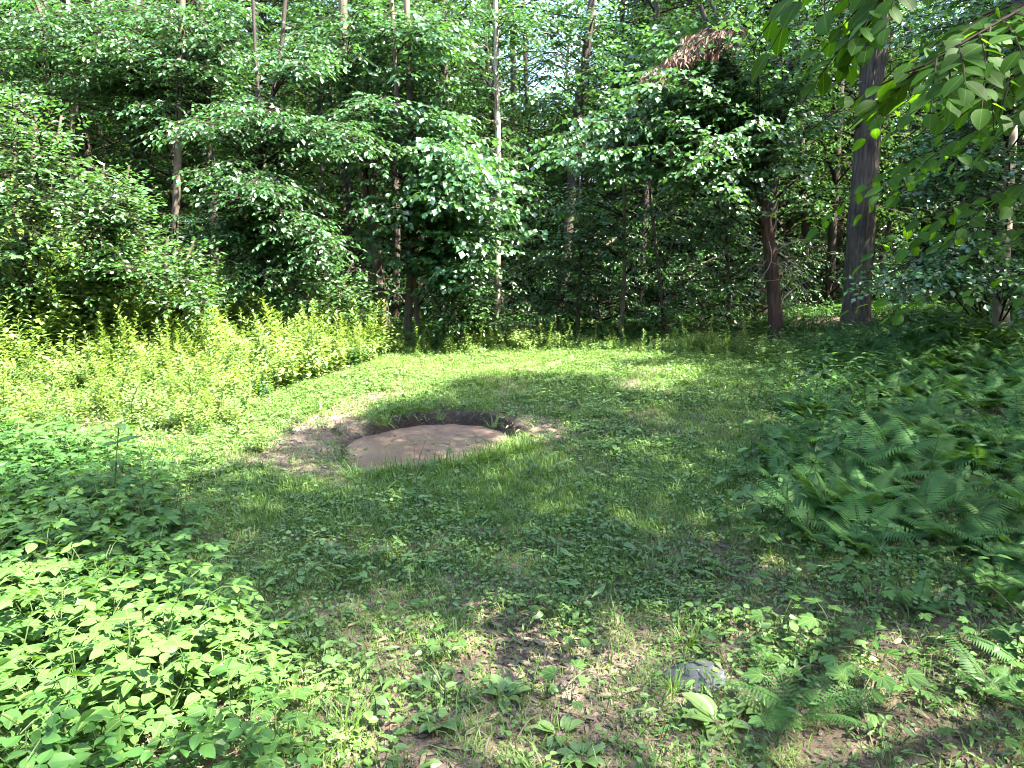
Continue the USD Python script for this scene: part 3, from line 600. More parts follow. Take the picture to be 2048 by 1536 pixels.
# ================================================================== THE WOOD BEHIND: repeated trees and shrubs
def tree_class(name, h, r, z0, limbs, leaf, size, bark, lm, seed, lim=2.6, tri=1.0):
    rg = np.random.default_rng(seed); c = klass(name)
    pts = np.array([[0, 0, -.1], [rg.normal(0, .15), rg.normal(0, .15), h * .35], [rg.normal(0, .35), rg.normal(0, .35), h * .7], [rg.normal(0, .5), rg.normal(0, .5), h]])
    m, p = trunk_mesh(pts, r, .03, 8, .4, .08, seed, step=.4)
    obj('trunk', m, bark, c, True)
    W, F = [], []
    for k in range(limbs):
        z = z0 + (h - z0) * (k + rg.uniform(0, 1)) / limbs; S = along(p, z); a = k * 2.4 + rg.normal(0, .3)
        l = lim * rg.uniform(.6, 1.15) * (1 - .55 * (z - z0) / (h - z0)) 
        w, f = bough(S, S + l * np.array([math.cos(a), math.sin(a), rg.uniform(-.05, .4)]), .03, leaf, size, rg, twig_step=.15 / tri, twig_len=.8, leaf_step=.07 / tri, bare=.12)
        W.append(w); F.append(f)
    obj('limbs', cat_m(W), 'twig', c, kind='stuff'); obj('crown', cat_m(F), lm, c, kind='stuff')
    return c.GetPath()
TV = [tree_class('woodland_tree', h, r, z0, n, lf, sz, bk, 'far_leaf', 300 + i, lim) for i, (h, r, z0, n, lf, sz, bk, lim) in enumerate([
    (15, .15, 1.8, 84, 'quick', .125, 'bark_dark', 3.2), (17, .19, 3.0, 88, 'quick', .135, 'bark_brown', 3.4), (12, .10, 1.0, 76, 'quick', .115, 'bark_brown', 2.8), (14, .11, 2.0, 80, 'quick', .125, 'bark_dark', 3.0), (9, .07, .6, 64, 'quick', .11, 'bark_dark', 2.5)])]
SV = [tree_class('understory_shrub', h, .025, .2, n, 'quick', .095, 'bark_brown', 'tree_leaf', 400 + i, lim, 1.35) for i, (h, n, lim) in enumerate([(2.2, 20, 1.3), (3.2, 26, 1.5), (1.5, 16, 1.0)])]
rg = np.random.default_rng(5)
far_items, spots = [], []
for _ in range(5000):
    Y = math.sqrt(rg.uniform(16.5 ** 2, 62 ** 2)); X0 = rg.uniform(-1, 1) * (Y * .80 + 4)
    if any((X0 - a) ** 2 + (Y - b) ** 2 < (1.6 + .02 * Y) ** 2 for a, b in spots): continue
    px, _p = proj(np.array([X0, Y, 1.6]))
    open_wood = 1640 < px < 2000 and Y < 27
    if open_wood and rg.random() < .75: continue
    if 1740 < px < 2030 and 22 < Y < 38: continue
    spots.append((X0, Y))
    if len(spots) > 620: break
near_n = 0
for X0, Y in sorted(spots, key=lambda s: s[1]):
    px, _p = proj(np.array([X0, Y, 1.6])); v = rg.integers(0, 5); s = rg.uniform(.85, 1.15)
    hgt = (15, 17, 12, 14, 9)[v]
    g = abs(px - 1085)
    if g < 60 + 700 / Y:                              # the gap of sky: only low trees stand in this direction
        lim_h = 1.6 + Y * math.tan(math.radians(10.6 + max(0, g - 35) / 14))
        v = 4 if lim_h < 10 else v; hgt = (15, 17, 12, 14, 9)[v]
        s = min(s, lim_h / hgt)
        if s < .4: continue
    loc = (X0, Y, float(H(X0, Y))); rz = rg.uniform(0, 6.28)
    if Y < 27:
        zone = [z for lim_, z in ((330, 'behind the sunlit bushes at the left'), (680, 'behind the layered tree'), (960, 'behind the twin stems'), (1250, 'below the sky gap'), (1600, 'behind the reddish forked trunk'), (9999, 'at the right, beyond the thick grey trunk')) if px < lim_][0]
        hw = 'tall' if v < 2 else 'slim'
        thing('woodland_tree', f'{hw} leafy tree in the wood {zone}', 'tree', loc, rz, s, group=f'{hw} trees in the wood {zone}', ref=TV[v])
    else: far_items.append((v, loc, rz, s))

def ga_(rg, n): return rg.uniform(0, 2 * np.pi, n)
def instancer(path, protos, idx, loc, rz, s, tilt=None, label=None, cat=None, kind='stuff', parent=None):
    """protos: list of [(mesh, material, smooth)] groups"""
    pi = UsdGeom.PointInstancer.Define(stage, path)
    rel = pi.CreatePrototypesRel()
    for k, parts in enumerate(protos):
        x = UsdGeom.Xform.Define(stage, f'{path}/{parts[0]}_{k:03d}' if k else f'{path}/{parts[0]}')
        for nm, mesh, m in parts[1]:
            usdkit.mesh(stage, f'{x.GetPath()}/{nm}', mesh, M[m] if isinstance(m, str) else m)
        rel.AddTarget(x.GetPath())
    n = len(loc); rz = np.asarray(rz); tilt = np.zeros((n, 2)) if tilt is None else np.asarray(tilt)
    # quaternion = tilt about x then y, after rotation about z
    hz, hx, hy = rz / 2, tilt[:, 0] / 2, tilt[:, 1] / 2
    def qm(a, b):
        return np.stack([a[:, 0] * b[:, 0] - (a[:, 1:] * b[:, 1:]).sum(1), *(a[:, :1] * b[:, 1:] + b[:, :1] * a[:, 1:] + np.cross(a[:, 1:], b[:, 1:])).T], 1)
    z0 = np.zeros(n)
    Q = qm(qm(np.stack([np.cos(hx), np.sin(hx), z0, z0], 1), np.stack([np.cos(hy), z0, np.sin(hy), z0], 1)), np.stack([np.cos(hz), z0, z0, np.sin(hz)], 1))
    pi.CreateProtoIndicesAttr(Vt.IntArray.FromNumpy(np.asarray(idx, np.int32)))
    pi.CreatePositionsAttr(Vt.Vec3fArray.FromNumpy(np.asarray(loc, np.float32)))
    pi.CreateOrientationsAttr(Vt.QuathArray([Gf.Quath(*map(float, q_)) for q_ in Q]))
    pi.CreateScalesAttr(Vt.Vec3fArray.FromNumpy(np.repeat(np.asarray(s, np.float32)[:, None], 3, 1)))
    custom(pi.GetPrim(), label=label, category=cat, kind=kind)
    return pi
def class_parts(path):
    """the meshes of a class prim again, as prototypes of an instancer"""
    out = []
    for p in Usd.PrimRange(stage.GetPrimAtPath(path), Usd.PrimAllPrimsPredicate):
        if p.GetTypeName() == 'Mesh':
            m = UsdGeom.Mesh(p); v = np.array(m.GetPointsAttr().Get()); f = np.array(m.GetFaceVertexIndicesAttr().Get()).reshape(-1, 3)
            out.append((p.GetName(), (v, f), UsdShade.Material.Get(stage, UsdShade.MaterialBindingAPI(p).GetDirectBinding().GetMaterialPath())))
    return out
rg = np.random.default_rng(15)
for _ in range(4000):                                   # out-of-view trees beside and behind the viewpoint, placed to dim the side light
    a = rg.uniform(0, 2 * np.pi); r = math.sqrt(rg.uniform(13 ** 2, 34 ** 2)); X0, Y = r * math.cos(a), 5 + r * math.sin(a)
    if Y > 3 and abs(X0) < Y * .86 + 2: continue
    if (X0 > 0 and Y < 12 and r < 17) or any((X0 - b) ** 2 + (Y - c) ** 2 < 2.2 ** 2 for b, c in spots): continue
    spots.append((X0, Y)); far_items.append((int(rg.integers(0, 5)), (X0, Y, float(H(X0, Y))), rg.uniform(0, 6.28), rg.uniform(.85, 1.1)))
    if len(far_items) > 900: break
v, loc, rz, s = zip(*far_items)
instancer('/World/distant_trees', [('distant_tree', class_parts(p)) for p in TV], v, loc, rz, s, label='mass of far trees closing the wood behind, plus unseen ones around dimming side light', cat='wood')
rg = np.random.default_rng(16); nS = 260
Yf = np.sqrt(rg.uniform(26 ** 2, 60 ** 2, nS)); Xf = rg.uniform(-1, 1, nS) * Yf * .8
instancer('/World/distant_undergrowth', [('distant_shrub', class_parts(p)) for p in SV], rg.integers(0, 3, nS), np.stack([Xf, Yf, H(Xf, Yf)], 1), ga_(rg, nS), rg.uniform(.9, 1.7, nS), label='far undergrowth closing the wood behind', cat='undergrowth')
# shrubs along the edge and inside the wood
rg = np.random.default_rng(6); pts = []
for _ in range(3000):
    Y = math.sqrt(rg.uniform(13.4 ** 2, 27 ** 2)); X0 = rg.uniform(-1, 1) * (Y * .78)
    px, py = proj(np.array([X0, Y, 0.0]))
    if Y < 14.6 + 1.2 * smooth(1000, 1300, px) or (px > 1580 and rg.random() < .8): continue
    if any((X0 - a) ** 2 + (Y - b) ** 2 < .95 ** 2 for a, b in pts): continue
    pts.append((X0, Y))
    if len(pts) >= 110: break
for X0, Y in pts:
    px, py = proj(np.array([X0, Y, 0.0]))
    lit = 'left' if px < 700 else ('middle' if px < 1200 else 'right')
    thing('understory_shrub', {'left': 'shrub under the trees behind the tall weeds at the left', 'middle': 'shrub under the trees behind the middle of the clearing', 'right': 'shrub in the deep shade of the right-hand wood'}[lit], 'shrub',
          (X0, Y, float(H(X0, Y))), rg.uniform(0, 6.28), rg.uniform(.7, 1.15) * (.7 if px > 1580 else 1), group={'left': 'shrubs behind the tall weeds', 'middle': 'shrubs behind the middle of the clearing', 'right': 'shrubs of the right-hand wood'}[lit], ref=SV[rg.integers(0, 3)])

# ================================================================== PLANTS OF THE GROUND
def blades(P, az, ln, wd, lean, curl, rows=4):
    """grass blades: bent tapering strips"""
    P = np.asarray(P, float); n = len(P)
    u = np.linspace(0, 1, rows)
    th = lean[:, None] + curl[:, None] * u[None, :]                   # angle from the vertical along the blade
    du = ln[:, None] / (rows - 1)
    hx = np.concatenate([np.zeros((n, 1)), np.cumsum(np.sin(th[:, :-1]) * du, 1)], 1); hz = np.concatenate([np.zeros((n, 1)), np.cumsum(np.cos(th[:, :-1]) * du, 1)], 1)
    c, s = np.cos(az)[:, None], np.sin(az)[:, None]
    mid = P[:, None] + np.stack([hx * c, hx * s, hz], -1)
    w = wd[:, None] / 2 * np.array([.8, 1.0, .75, 0])[:rows] if rows == 4 else wd[:, None] / 2 * (1 - u[None] ** 2)
    off = np.stack([-s * w, c * w, 0 * w], -1)
    V = np.concatenate([mid + off, mid[:, :-1] - off[:, :-1]], 1)    # rows + rows-1 vertices
    F = []
    for k in range(rows - 1):
        F.append((k, k + 1, rows + k))
        if k < rows - 2: F.append((k + 1, rows + k + 1, rows + k))
    F = np.array(F)
    return V.reshape(-1, 3), (F[None] + (np.arange(n) * V.shape[1])[:, None, None]).reshape(-1, 3)
def ga(rg, n): return rg.uniform(0, 2 * np.pi, n)
def grass_tuft(rg, n, L, spread, w=.0035, ln0=.5, cu=2.1):
    a = ga(rg, n); r = spread * np.sqrt(rg.random(n))
    return blades(np.stack([r * np.cos(a), r * np.sin(a), np.full(n, -.01)], 1), a + rg.normal(0, .9, n), L * rg.uniform(.5, 1.15, n), w * rg.uniform(.7, 1.3, n), np.abs(rg.normal(ln0, .8 * ln0, n)), rg.uniform(.25 * cu, cu, n))
def low_patch(rg, n, shape, size, spread, h0, h1, tilt=.35):
    a = ga(rg, n); r = spread * np.sqrt(rg.random(n)); P = np.stack([r * np.cos(a), r * np.sin(a), rg.uniform(h0, h1, n)], 1)
    b = ga(rg, n); D = np.stack([np.cos(b), np.sin(b), rg.uniform(-.3, .35, n)], 1)
    N = np.array([0, 0, 1.0]) + rg.normal(0, tilt, (n, 3))
    lv = leaves(shape, P, D, N, size * rg.uniform(.6, 1.2, n))
    st = [tube([[p[0] * .7, p[1] * .7, -.01], p], [.0012, .001], 3) for p in P]
    return lv, cat_m(st)
rg = np.random.default_rng(21)
GT = [grass_tuft(rg, 16, .065, .07), grass_tuft(rg, 18, .085, .07, .004), grass_tuft(rg, 14, .05, .08), grass_tuft(rg, 14, .17, .04, .0045), grass_tuft(rg, 16, .075, .09, .004), grass_tuft(rg, 11, .18, .06, .0045, .30, 1.5)]
LP = [low_patch(rg, 12, 'round', .021, .08, .012, .05), low_patch(rg, 12, 'leaflet', .028, .08, .012, .055), low_patch(rg, 12, 'ovate', .034, .08, .012, .06), low_patch(rg, 10, 'lance', .045, .08, .012, .06), low_patch(rg, 16, 'round', .016, .08, .01, .04)]

def field(n_try, y0, y1, seed, dens):
    """random ground points seen by the camera (or just beside the frame), kept with probability dens(px, py, x, y)"""
    rg = np.random.default_rng(seed)
    Y = np.sqrt(rg.uniform(y0 ** 2, y1 ** 2, n_try)); X0 = rg.uniform(-1, 1, n_try) * (Y * .80 + .3)
    z = H(X0, Y); P = np.stack([X0, Y, z], 1); px, py = proj(P)
    k = rg.random(n_try) < dens(px, py, X0, Y)
    return P[k], px[k], py[k], rg
def inany(x, y, polys, soft=0.0, seed=3):
    P = np.stack([x, y], -1); out = np.zeros(np.shape(x))
    for p in polys:
        out = np.maximum(out, smooth(.10 + soft, -.10, sdist(P, p) + .35 * (fb(x, y, 4, seed) - .5)))
    return out
def water_d(x, y): return sdist(np.stack([x, y], -1), W_POLY)
Z_HOG = [(-200, 900), (160, 905), (250, 930), (320, 1000), (360, 1090), (410, 1200), (480, 1320), (550, 1430), (590, 1700), (-400, 1700), (-400, 900)]
Z_WEED = [(-400, 640), (250, 640), (420, 660), (560, 668), (700, 680), (790, 700), (720, 735), (600, 770), (500, 810), (470, 860), (330, 890), (-400, 890)]
Z_FERN = [(1640, 705), (1700, 690), (2300, 640), (2400, 1190), (2048, 1180), (1760, 1130), (1620, 1090), (1540, 1010), (1590, 880), (1640, 770)]
Z_BROAD = [(1530, 715), (1780, 695), (1800, 800), (1700, 880), (1640, 1060), (1600, 1090), (1430, 1020), (1470, 880), (1520, 780)]
Z_EDGE = [(780, 700), (900, 690), (1050, 690), (1300, 695), (1560, 705), (1600, 760), (1500, 725), (1200, 705), (1000, 706), (820, 722)]

def dens_grass(px, py, x, y):
    d = np.ones(len(px))
    d *= 1 - .88 * inany(x, y, DIRT)
    d *= 1 - .62 * inany(x, y, PATH, .1)
    d *= np.where(inpoly(px, py, Z_HOG), .25, 1) * np.where(inpoly(px, py, Z_WEED), .35, 1) * np.where(inpoly(px, py, Z_FERN), .3, 1) * np.where(inpoly(px, py, Z_MIX), .45, 1)
    wd = water_d(x, y); d *= np.where(wd < np.where(y > 6.2, .04 + .30 * (fb(x, y, 5, 77) - .38), .03), 0, 1)
    d *= .45 + .9 * smooth(.40, .60, fb(x, y, 1.3, 31))
    d *= 1 - .95 * smooth(13.0, 14.2, y)
    d *= np.where(y < 7, 1 - .25 * smooth(.52, .68, fb(x, y, 2.2, 32)), 1)
    return np.clip(d, 0, 1)
P, px, py, rg = field(95000, 1.9, 14.5, 101, dens_grass)
P2, px2, py2, _r = field(26000, 1.8, 6.0, 111, dens_grass); P = np.vstack([P, P2]); px = np.concatenate([px, px2]); py = np.concatenate([py, py2])
P2, px2, py2, _r = field(20000, 4.6, 6.3, 113, lambda px, py, x, y: (np.abs(water_d(x, y) - .10) < .13) * (y < 6.0) * (px > 730) * (.35 + .65 * smooth(.4, .55, fb(x, y, 4, 78))))
P = np.vstack([P, P2]); px = np.concatenate([px, px2]); py = np.concatenate([py, py2])
bank = (np.abs(water_d(P[:, 0], P[:, 1]) - .12) < .12)
idx = rg.choice(5, len(P), p=[.28, .20, .28, .02, .22]); idx[bank & (rg.random(len(P)) < .5)] = 3; idx[bank & (P[:, 1] < 6.0) & (px > 745) & (rg.random(len(P)) < .20 + .22 * (px > 840) * (px < 1000))] = 5
sc = rg.uniform(.7, 1.25, len(P)) * np.where(P[:, 1] > 7, 1.15, 1.0) * np.where((P[:, 1] < 4) , .85, 1)
instancer('/World/grass', [('grass_tuft', [('blades', g, 'grass')]) for g in GT], idx, P, ga(rg, len(P)), sc, rg.normal(0, .12, (len(P), 2)), 'short mown grass of the clearing', 'grass')
def dens_low(px, py, x, y):
    d = np.ones(len(px)) * .85
    d *= 1 - .9 * inany(x, y, DIRT)
    d *= 1 - .55 * inany(x, y, PATH, .1)
    d *= np.where(inpoly(px, py, Z_HOG), .5, 1) * np.where(inpoly(px, py, Z_FERN), .6, 1) * np.where(inpoly(px, py, Z_MIX), .40, 1)
    wd = water_d(x, y); d *= np.where(wd < np.where(y > 6.2, .11 + .12 * (fb(x, y, 5, 77) - .4), .06), 0, 1)
    d *= (.22 + .9 * smooth(.42, .60, fb(x, y, 1.0, 41))) * np.where(y < 5.5, .45 + .6 * smooth(.45, .6, fb(x, y, 3.1, 43)), 1) 
    return np.clip(d, 0, 1)
P, px, py, rg = field(60000, 1.9, 15.0, 102, dens_low)
P2, px2, py2, _r = field(5000, 1.8, 5.5, 112, dens_low); P = np.vstack([P, P2]); px = np.concatenate([px, px2]); py = np.concatenate([py, py2])
pick = fb(P[:, 0], P[:, 1], .9, 55); idx = np.clip(((pick - .3) / .4 * 5 + rg.normal(0, 1.0, len(P))).astype(int), 0, 4)
instancer('/World/low_weeds', [('weed_patch', [('leaves', a, 'low_leaf'), ('stalks', b, 'stem')]) for a, b in LP], idx, P, ga(rg, len(P)), rg.uniform(.6, 1.2, len(P)) ** 1.0 * np.where(rg.random(len(P)) < .12, 1.6, 1.0) * np.where(P[:, 1] > 7, 1.15, 1), rg.normal(0, .1, (len(P), 2)),
          'small round-leaved weeds mixed through the grass', 'weeds')
rg = np.random.default_rng(17); nF = 11000
Yf = np.sqrt(rg.uniform(12.5 ** 2, 34 ** 2, nF)); Xf = rg.uniform(-1, 1, nF) * Yf * .8
kf = rg.random(nF) < smooth(12.5, 14.5, Yf) * (.35 + smooth(.4, .6, fb(Xf, Yf, .5, 18))); Xf, Yf = Xf[kf], Yf[kf]; nF = len(Xf)
instancer('/World/forest_floor_plants', [('floor_plant', [('leaves', a, 'fern'), ('stalks', b, 'stem')]) for a, b in LP[1:4]], rg.integers(0, 3, nF), np.stack([Xf, Yf, H(Xf, Yf)], 1), ga(rg, nF), rg.uniform(2.8, 6.0, nF), rg.normal(0, .1, (nF, 2)),
          'low green plants covering the floor of the wood', 'undergrowth')
# litter on the soil
def litter(rg, n, shape, size, spread):
    a = ga(rg, n); r = spread * np.sqrt(rg.random(n)); b = ga(rg, n)
    return leaves(shape, np.stack([r * np.cos(a), r * np.sin(a), rg.uniform(.004, .014, n)], 1), np.stack([np.cos(b), np.sin(b), rg.uniform(-.1, .25, n)], 1), np.array([0, 0, 1.0]) + rg.normal(0, .4, (n, 3)), size * rg.uniform(.5, 1.3, n))
LT = [(litter(rg, 14, 'lance', .020, .10), 'litter'), (litter(rg, 7, 'tree', .026, .12), 'litter'), (litter(rg, 9, 'lance', .05, .12), 'straw')]
P, px, py, rg = field(26000, 1.9, 9.0, 103, lambda px, py, x, y: np.clip(.22 + .18 * inany(x, y, DIRT, .1) + .8 * inany(x, y, PATH, .2) + .4 * inpoly(px, py, Z_MIX), 0, 1) * (water_d(x, y) > .03))
instancer('/World/leaf_litter', [('litter_scatter', [('pieces', m, k)]) for m, k in LT], rg.choice(3, len(P), p=[.5, .3, .2]), P, ga(rg, len(P)), rg.uniform(.7, 1.3, len(P)), None, 'brown bits of dead leaf and cut straw on the bare soil', 'leaf litter')

def colony(name, variants, P, rz, s, tilt, n_single, label_of, cat, stuff_name, stuff_label, rg):
    """the nearest plants one by one, the rest as one mass"""
    px, py = proj(P)
    seen = (px > -60) & (px < 2110) & (py > -50) & (py < 1620)
    order = np.argsort(np.where(seen, np.linalg.norm(P - [0, 0, 1.6], axis=1) / np.asarray(s), 1e6))
    v = rg.integers(0, min(len(variants), 3) if name == 'fern' else len(variants), len(P))
    for i in order[:n_single]:
        if not seen[i]: continue
        lab, grp = label_of(px[i], py[i], v[i])
        thing(name, lab, cat, P[i], float(rz[i]), float(s[i]), tuple(tilt[i]), group=grp, ref=variants[v[i]])
    rest = np.concatenate([order[n_single:], [i for i in order[:n_single] if not seen[i]]]).astype(int)
    if len(rest):
        instancer('/World/' + stuff_name, [(name, class_parts(p)) for p in variants], v[rest], P[rest], rz[rest], s[rest], tilt[rest], stuff_label, cat + 's' if not cat.endswith('s') else cat)

# three-leaved plants of the bed at the lower left
def trifoliate(seed):
    rg = np.random.default_rng(seed); c = klass('trifoliate_plant')
    h = rg.uniform(.18, .30); top = np.array([rg.normal(0, .06), rg.normal(0, .06), h])
    st = curve([[0, 0, -.02], top * [.3, .3, .55], top], 7)
    stems = [tube(st, np.linspace(.003, .0018, 7), 4)]
    for k in range(7):
        u = .35 + .65 * k / 6; b = along(st, u * h); a = k * 2.4 + rg.normal(0, .4); pl = rg.uniform(.06, .11)
        e = b + pl * np.array([math.cos(a), math.sin(a), rg.uniform(.2, .6)])
        stems.append(tube([b, (b + e) / 2 + [0, 0, .012], e], [.0016, .0014, .0012], 3))
        sz = rg.uniform(.038, .056)
        d0 = np.array([math.cos(a), math.sin(a), -.12]); sd = np.array([-math.sin(a), math.cos(a), 0])
        N = np.array([0, 0, 1.0]) + rg.normal(0, .22, 3)
        (m, uv) = leaves('leaflet', [e + d0 * .014, e, e], [d0, d0 * .25 + sd + [0, 0, -.08], d0 * .25 - sd + [0, 0, -.08]], N + rg.normal(0, .12, (3, 3)), [sz * 1.08, sz * .95, sz * .95], uv=True)
        obj('leaf', m, 'hog_leaf', c, True, uv=uv)
    obj('stem', cat_m(stems), 'stem', c)
    return c.GetPath()
TF = [trifoliate(500 + k) for k in range(6)]
P, px, py, rg = field(9500, 1.7, 7.5, 104, lambda px, py, x, y: inpoly(px, py + 20 * np.sin(x * 9), Z_HOG) * (.45 + .8 * smooth(.4, .6, fb(x, y, 2.5, 61))))
colony('trifoliate_plant', TF, P, ga(rg, len(P)), rg.uniform(.7, 1.25, len(P)), rg.normal(0, .16, (len(P), 2)), 300,
       lambda px, py, v: (lambda z: (f'three-leaved plant {z}', f'three-leaved plants {z}'))('at the right border of the left bed beside the mown grass' if px > 430 else ('at the bottom of the left bed' if py > 1440 else 'in the sunlit front of the left bed' if py > 1240 else 'in the shaded middle of the left bed' if py > 1060 else 'at the back of the left bed') + (', by the left edge' if px < 150 else '' if px < 300 else ', nearer the grass')), 'plant', 'ground_cover', 'outer part of the bed of three-leaved plants', rg)

# tall weeds at the back left
def tall_weed(seed, h, n, shape, size):
    rg = np.random.default_rng(seed); c = klass('tall_weed')
    st = curve([[0, 0, -.03], [rg.normal(0, .02), rg.normal(0, .02), h * .5], [rg.normal(0, .06), rg.normal(0, .06), h]], 8)
    obj('stem', tube(st, np.linspace(.005, .002, 8), 4), 'stem', c)
    u = np.linspace(.18, 1, n); P = st[np.minimum((u * 7).astype(int), 7)]; P = np.stack([np.interp(u * 7, np.arange(8), st[:, i]) for i in range(3)], 1)
    a = np.arange(n) * 2.4 + rg.normal(0, .3, n)
    D = np.stack([np.cos(a), np.sin(a), rg.uniform(.1, .75, n) + .5 * u], 1)
    obj('foliage', leaves(shape, P, D, np.array([0, 0, 1.0]) + rg.normal(0, .2, (n, 3)), size * rg.uniform(.75, 1.2, n) * (1.1 - .55 * u)), 'weed_leaf', c, kind='stuff')
    return c.GetPath()
TW = [tall_weed(520 + k, h, n, sh, sz) for k, (h, n, sh, sz) in enumerate([(.55, 34, 'tree', .085), (.70, 44, 'lance', .12), (.45, 24, 'ovate', .09), (.80, 46, 'tree', .10), (.60, 32, 'tree', .09)])]
def bushy_weed(seed, h, stems, n, shape, size, lm='weed_leaf'):
    rg = np.random.default_rng(seed); c = klass('bushy_weed'); F = []
    for k in range(stems):
        a = k * 2.4 + rg.normal(0, .4); sp = rg.uniform(.15, .55) * (k > 0); hh = h * rg.uniform(.55, 1.05)
        st = curve([[0, 0, -.03], [sp * hh * .4 * math.cos(a), sp * hh * .4 * math.sin(a), hh * .5], [sp * hh * math.cos(a) + rg.normal(0, .03), sp * hh * math.sin(a) + rg.normal(0, .03), hh]], 8)
        obj('stem', tube(st, np.linspace(.004, .0015, 8), 4), 'stem', c)
        u = np.linspace(.15, 1, n); P = np.stack([np.interp(u * 7, np.arange(8), st[:, i]) for i in range(3)], 1)
        b = np.arange(n) * 2.4 + rg.normal(0, .5, n); r = rg.uniform(0, .05, (n, 1)); Dh = np.stack([np.cos(b), np.sin(b), 0 * b], 1)
        F.append(leaves(shape, P + Dh * r, Dh + np.stack([0 * b, 0 * b, rg.uniform(-.35, .6, n)], 1), np.array([0, 0, 1.0]) + rg.normal(0, .3, (n, 3)), size * rg.uniform(.6, 1.25, n) * (1.1 - .4 * u)))
    obj('foliage', cat_m(F), lm, c, kind='stuff')
    return c.GetPath()
TW = TW[1:4] + [bushy_weed(530, .50, 5, 26, 'tree', .075), bushy_weed(531, .38, 6, 22, 'tree', .060, 'bush_leaf'), bushy_weed(532, .62, 4, 30, 'tree', .085), bushy_weed(533, .34, 7, 16, 'ovate', .075, 'low_leaf'), bushy_weed(534, .45, 5, 24, 'lance', .10)]
def dens_weed(px, py, x, y):
    d = inpoly(px, py, Z_WEED) * (.35 + .9 * smooth(.38, .6, fb(x, y, .9, 71))) * smooth(905, 850, py) ** .6
    return np.clip(d + .35 * inpoly(px, py, Z_EDGE), 0, 1) * (inany(x, y, DIRT) < .3) * (water_d(x, y) > .3)
P, px, py, rg = field(17000, 5.5, 15.5, 105, dens_weed)
sW = rg.uniform(.55, 1.1, len(P)) * (.62 + .65 * smooth(870, 700, py)) * np.where(px > 800, .6, 1) * (.45 + 1.15 * fb(P[:, 0], P[:, 1], .8, 73)) * (1 + 1.0 * smooth(700, 50, px) * smooth(800, 690, py))
colony('tall_weed', TW, P, ga(rg, len(P)), sW, rg.normal(0, .14, (len(P), 2)), 220,
       lambda px, py, v: (('short yellow-green weed in the sunny front of the weed bank at the left', 'weeds in the sunny front of the left bank') if px < 800 and py > 760 else ('leafy upright weed in the sunny bank at the back left', 'weeds of the back left bank') if px < 800 else ('leafy weed along the back edge of the clearing', 'weeds along the back edge')), 'weed', 'weed_bank', 'mass of yellow-green weeds on the sunny bank', rg)

# ferns on the right
def fern(seed, n, L, fine=True):
    rg = np.random.default_rng(seed); c = klass('fern')
    for k in range(n):
        a = k * 2 * np.pi / n + rg.normal(0, .3); l = L * rg.uniform(.75, 1.15); dirv = np.array([math.cos(a), math.sin(a), 0])
        u = np.linspace(0, 1, 26); th = .45 + rg.uniform(.95, 1.3) * u ** .6
        p = np.concatenate([[[0, 0]], np.cumsum(np.stack([np.sin(th), np.cos(th)], 1)[:-1] * l / 25, 0)])
        path = p[:, :1] * dirv + p[:, 1:] * [0, 0, 1.0] + [0, 0, -.02]
        sd = np.array([-math.sin(a), math.cos(a), 0]); tg = unit(np.gradient(path, axis=0)); up = unit(np.cross(sd, tg)) * -1
        up = np.where(up[:, 2:] < 0, -up, up)
        Pn, Dn, Nn, Sn = [], [], [], []
        for i in range(4, 26):
            t = (i - 4) / 21; w = .19 * l * (math.sin(math.pi * (.18 + .82 * t) ** .75) ** .8 if t < 1 else .1) + .012
            for sg in (-1, 1):
                ax = unit(tg[i] * .35 + sd * sg + [0, 0, -.15])
                if not fine:
                    Pn.append(path[i][None]); Dn.append(ax[None]); Nn.append(up[i][None]); Sn.append(np.array([w])); continue
                m = 9; q = np.linspace(.04, 1, m)
                b = path[i] + ax * (q * w)[:, None]; b[:, 2] -= .18 * w * q ** 2
                cr = unit(np.cross(ax, up[i]))
                for s2 in (-1, 1):
                    Pn.append(b); Dn.append(np.tile(cr * s2 + ax * .55, (m, 1))); Nn.append(np.tile(up[i], (m, 1))); Sn.append(.30 * w * (1.02 - q) ** .6 * .62 + .004)
        fr = leaves('pinnule' if fine else 'pinna', np.vstack(Pn), np.vstack(Dn), np.vstack(Nn) + rg.normal(0, .12, (sum(map(len, Pn)), 3)), np.concatenate(Sn))
        f = obj('frond', fr, 'fern', c)
        obj('rachis', tube(path, np.linspace(.003, .001, 26), 3), 'stem', f)
    return c.GetPath()
FN = [fern(540, 7, .54, False), fern(541, 8, .47, False), fern(542, 6, .60, False), fern(543, 6, .55)]
pts = []; rg = np.random.default_rng(7)
for _ in range(9000):
    Y = math.sqrt(rg.uniform(2.3 ** 2, 15.5 ** 2)); X0 = rg.uniform(.2, .82) * Y
    px, py = proj(np.array([X0, Y, 0.0]))
    if not inpoly(px, py, Z_FERN) and not (inpoly(px, py, Z_MIX) and px > 1750 and Y > 2.4 and rg.random() < .35): continue
    if rg.random() > smooth(.30, .50, float(fb(X0, Y, .6, 81))): continue
    if any((X0 - a) ** 2 + (Y - b) ** 2 < .22 ** 2 for a, b in pts): continue
    pts.append((X0, Y))
    if len(pts) > 760: break
P = np.array([[a, b, float(H(a, b))] for a, b in pts])
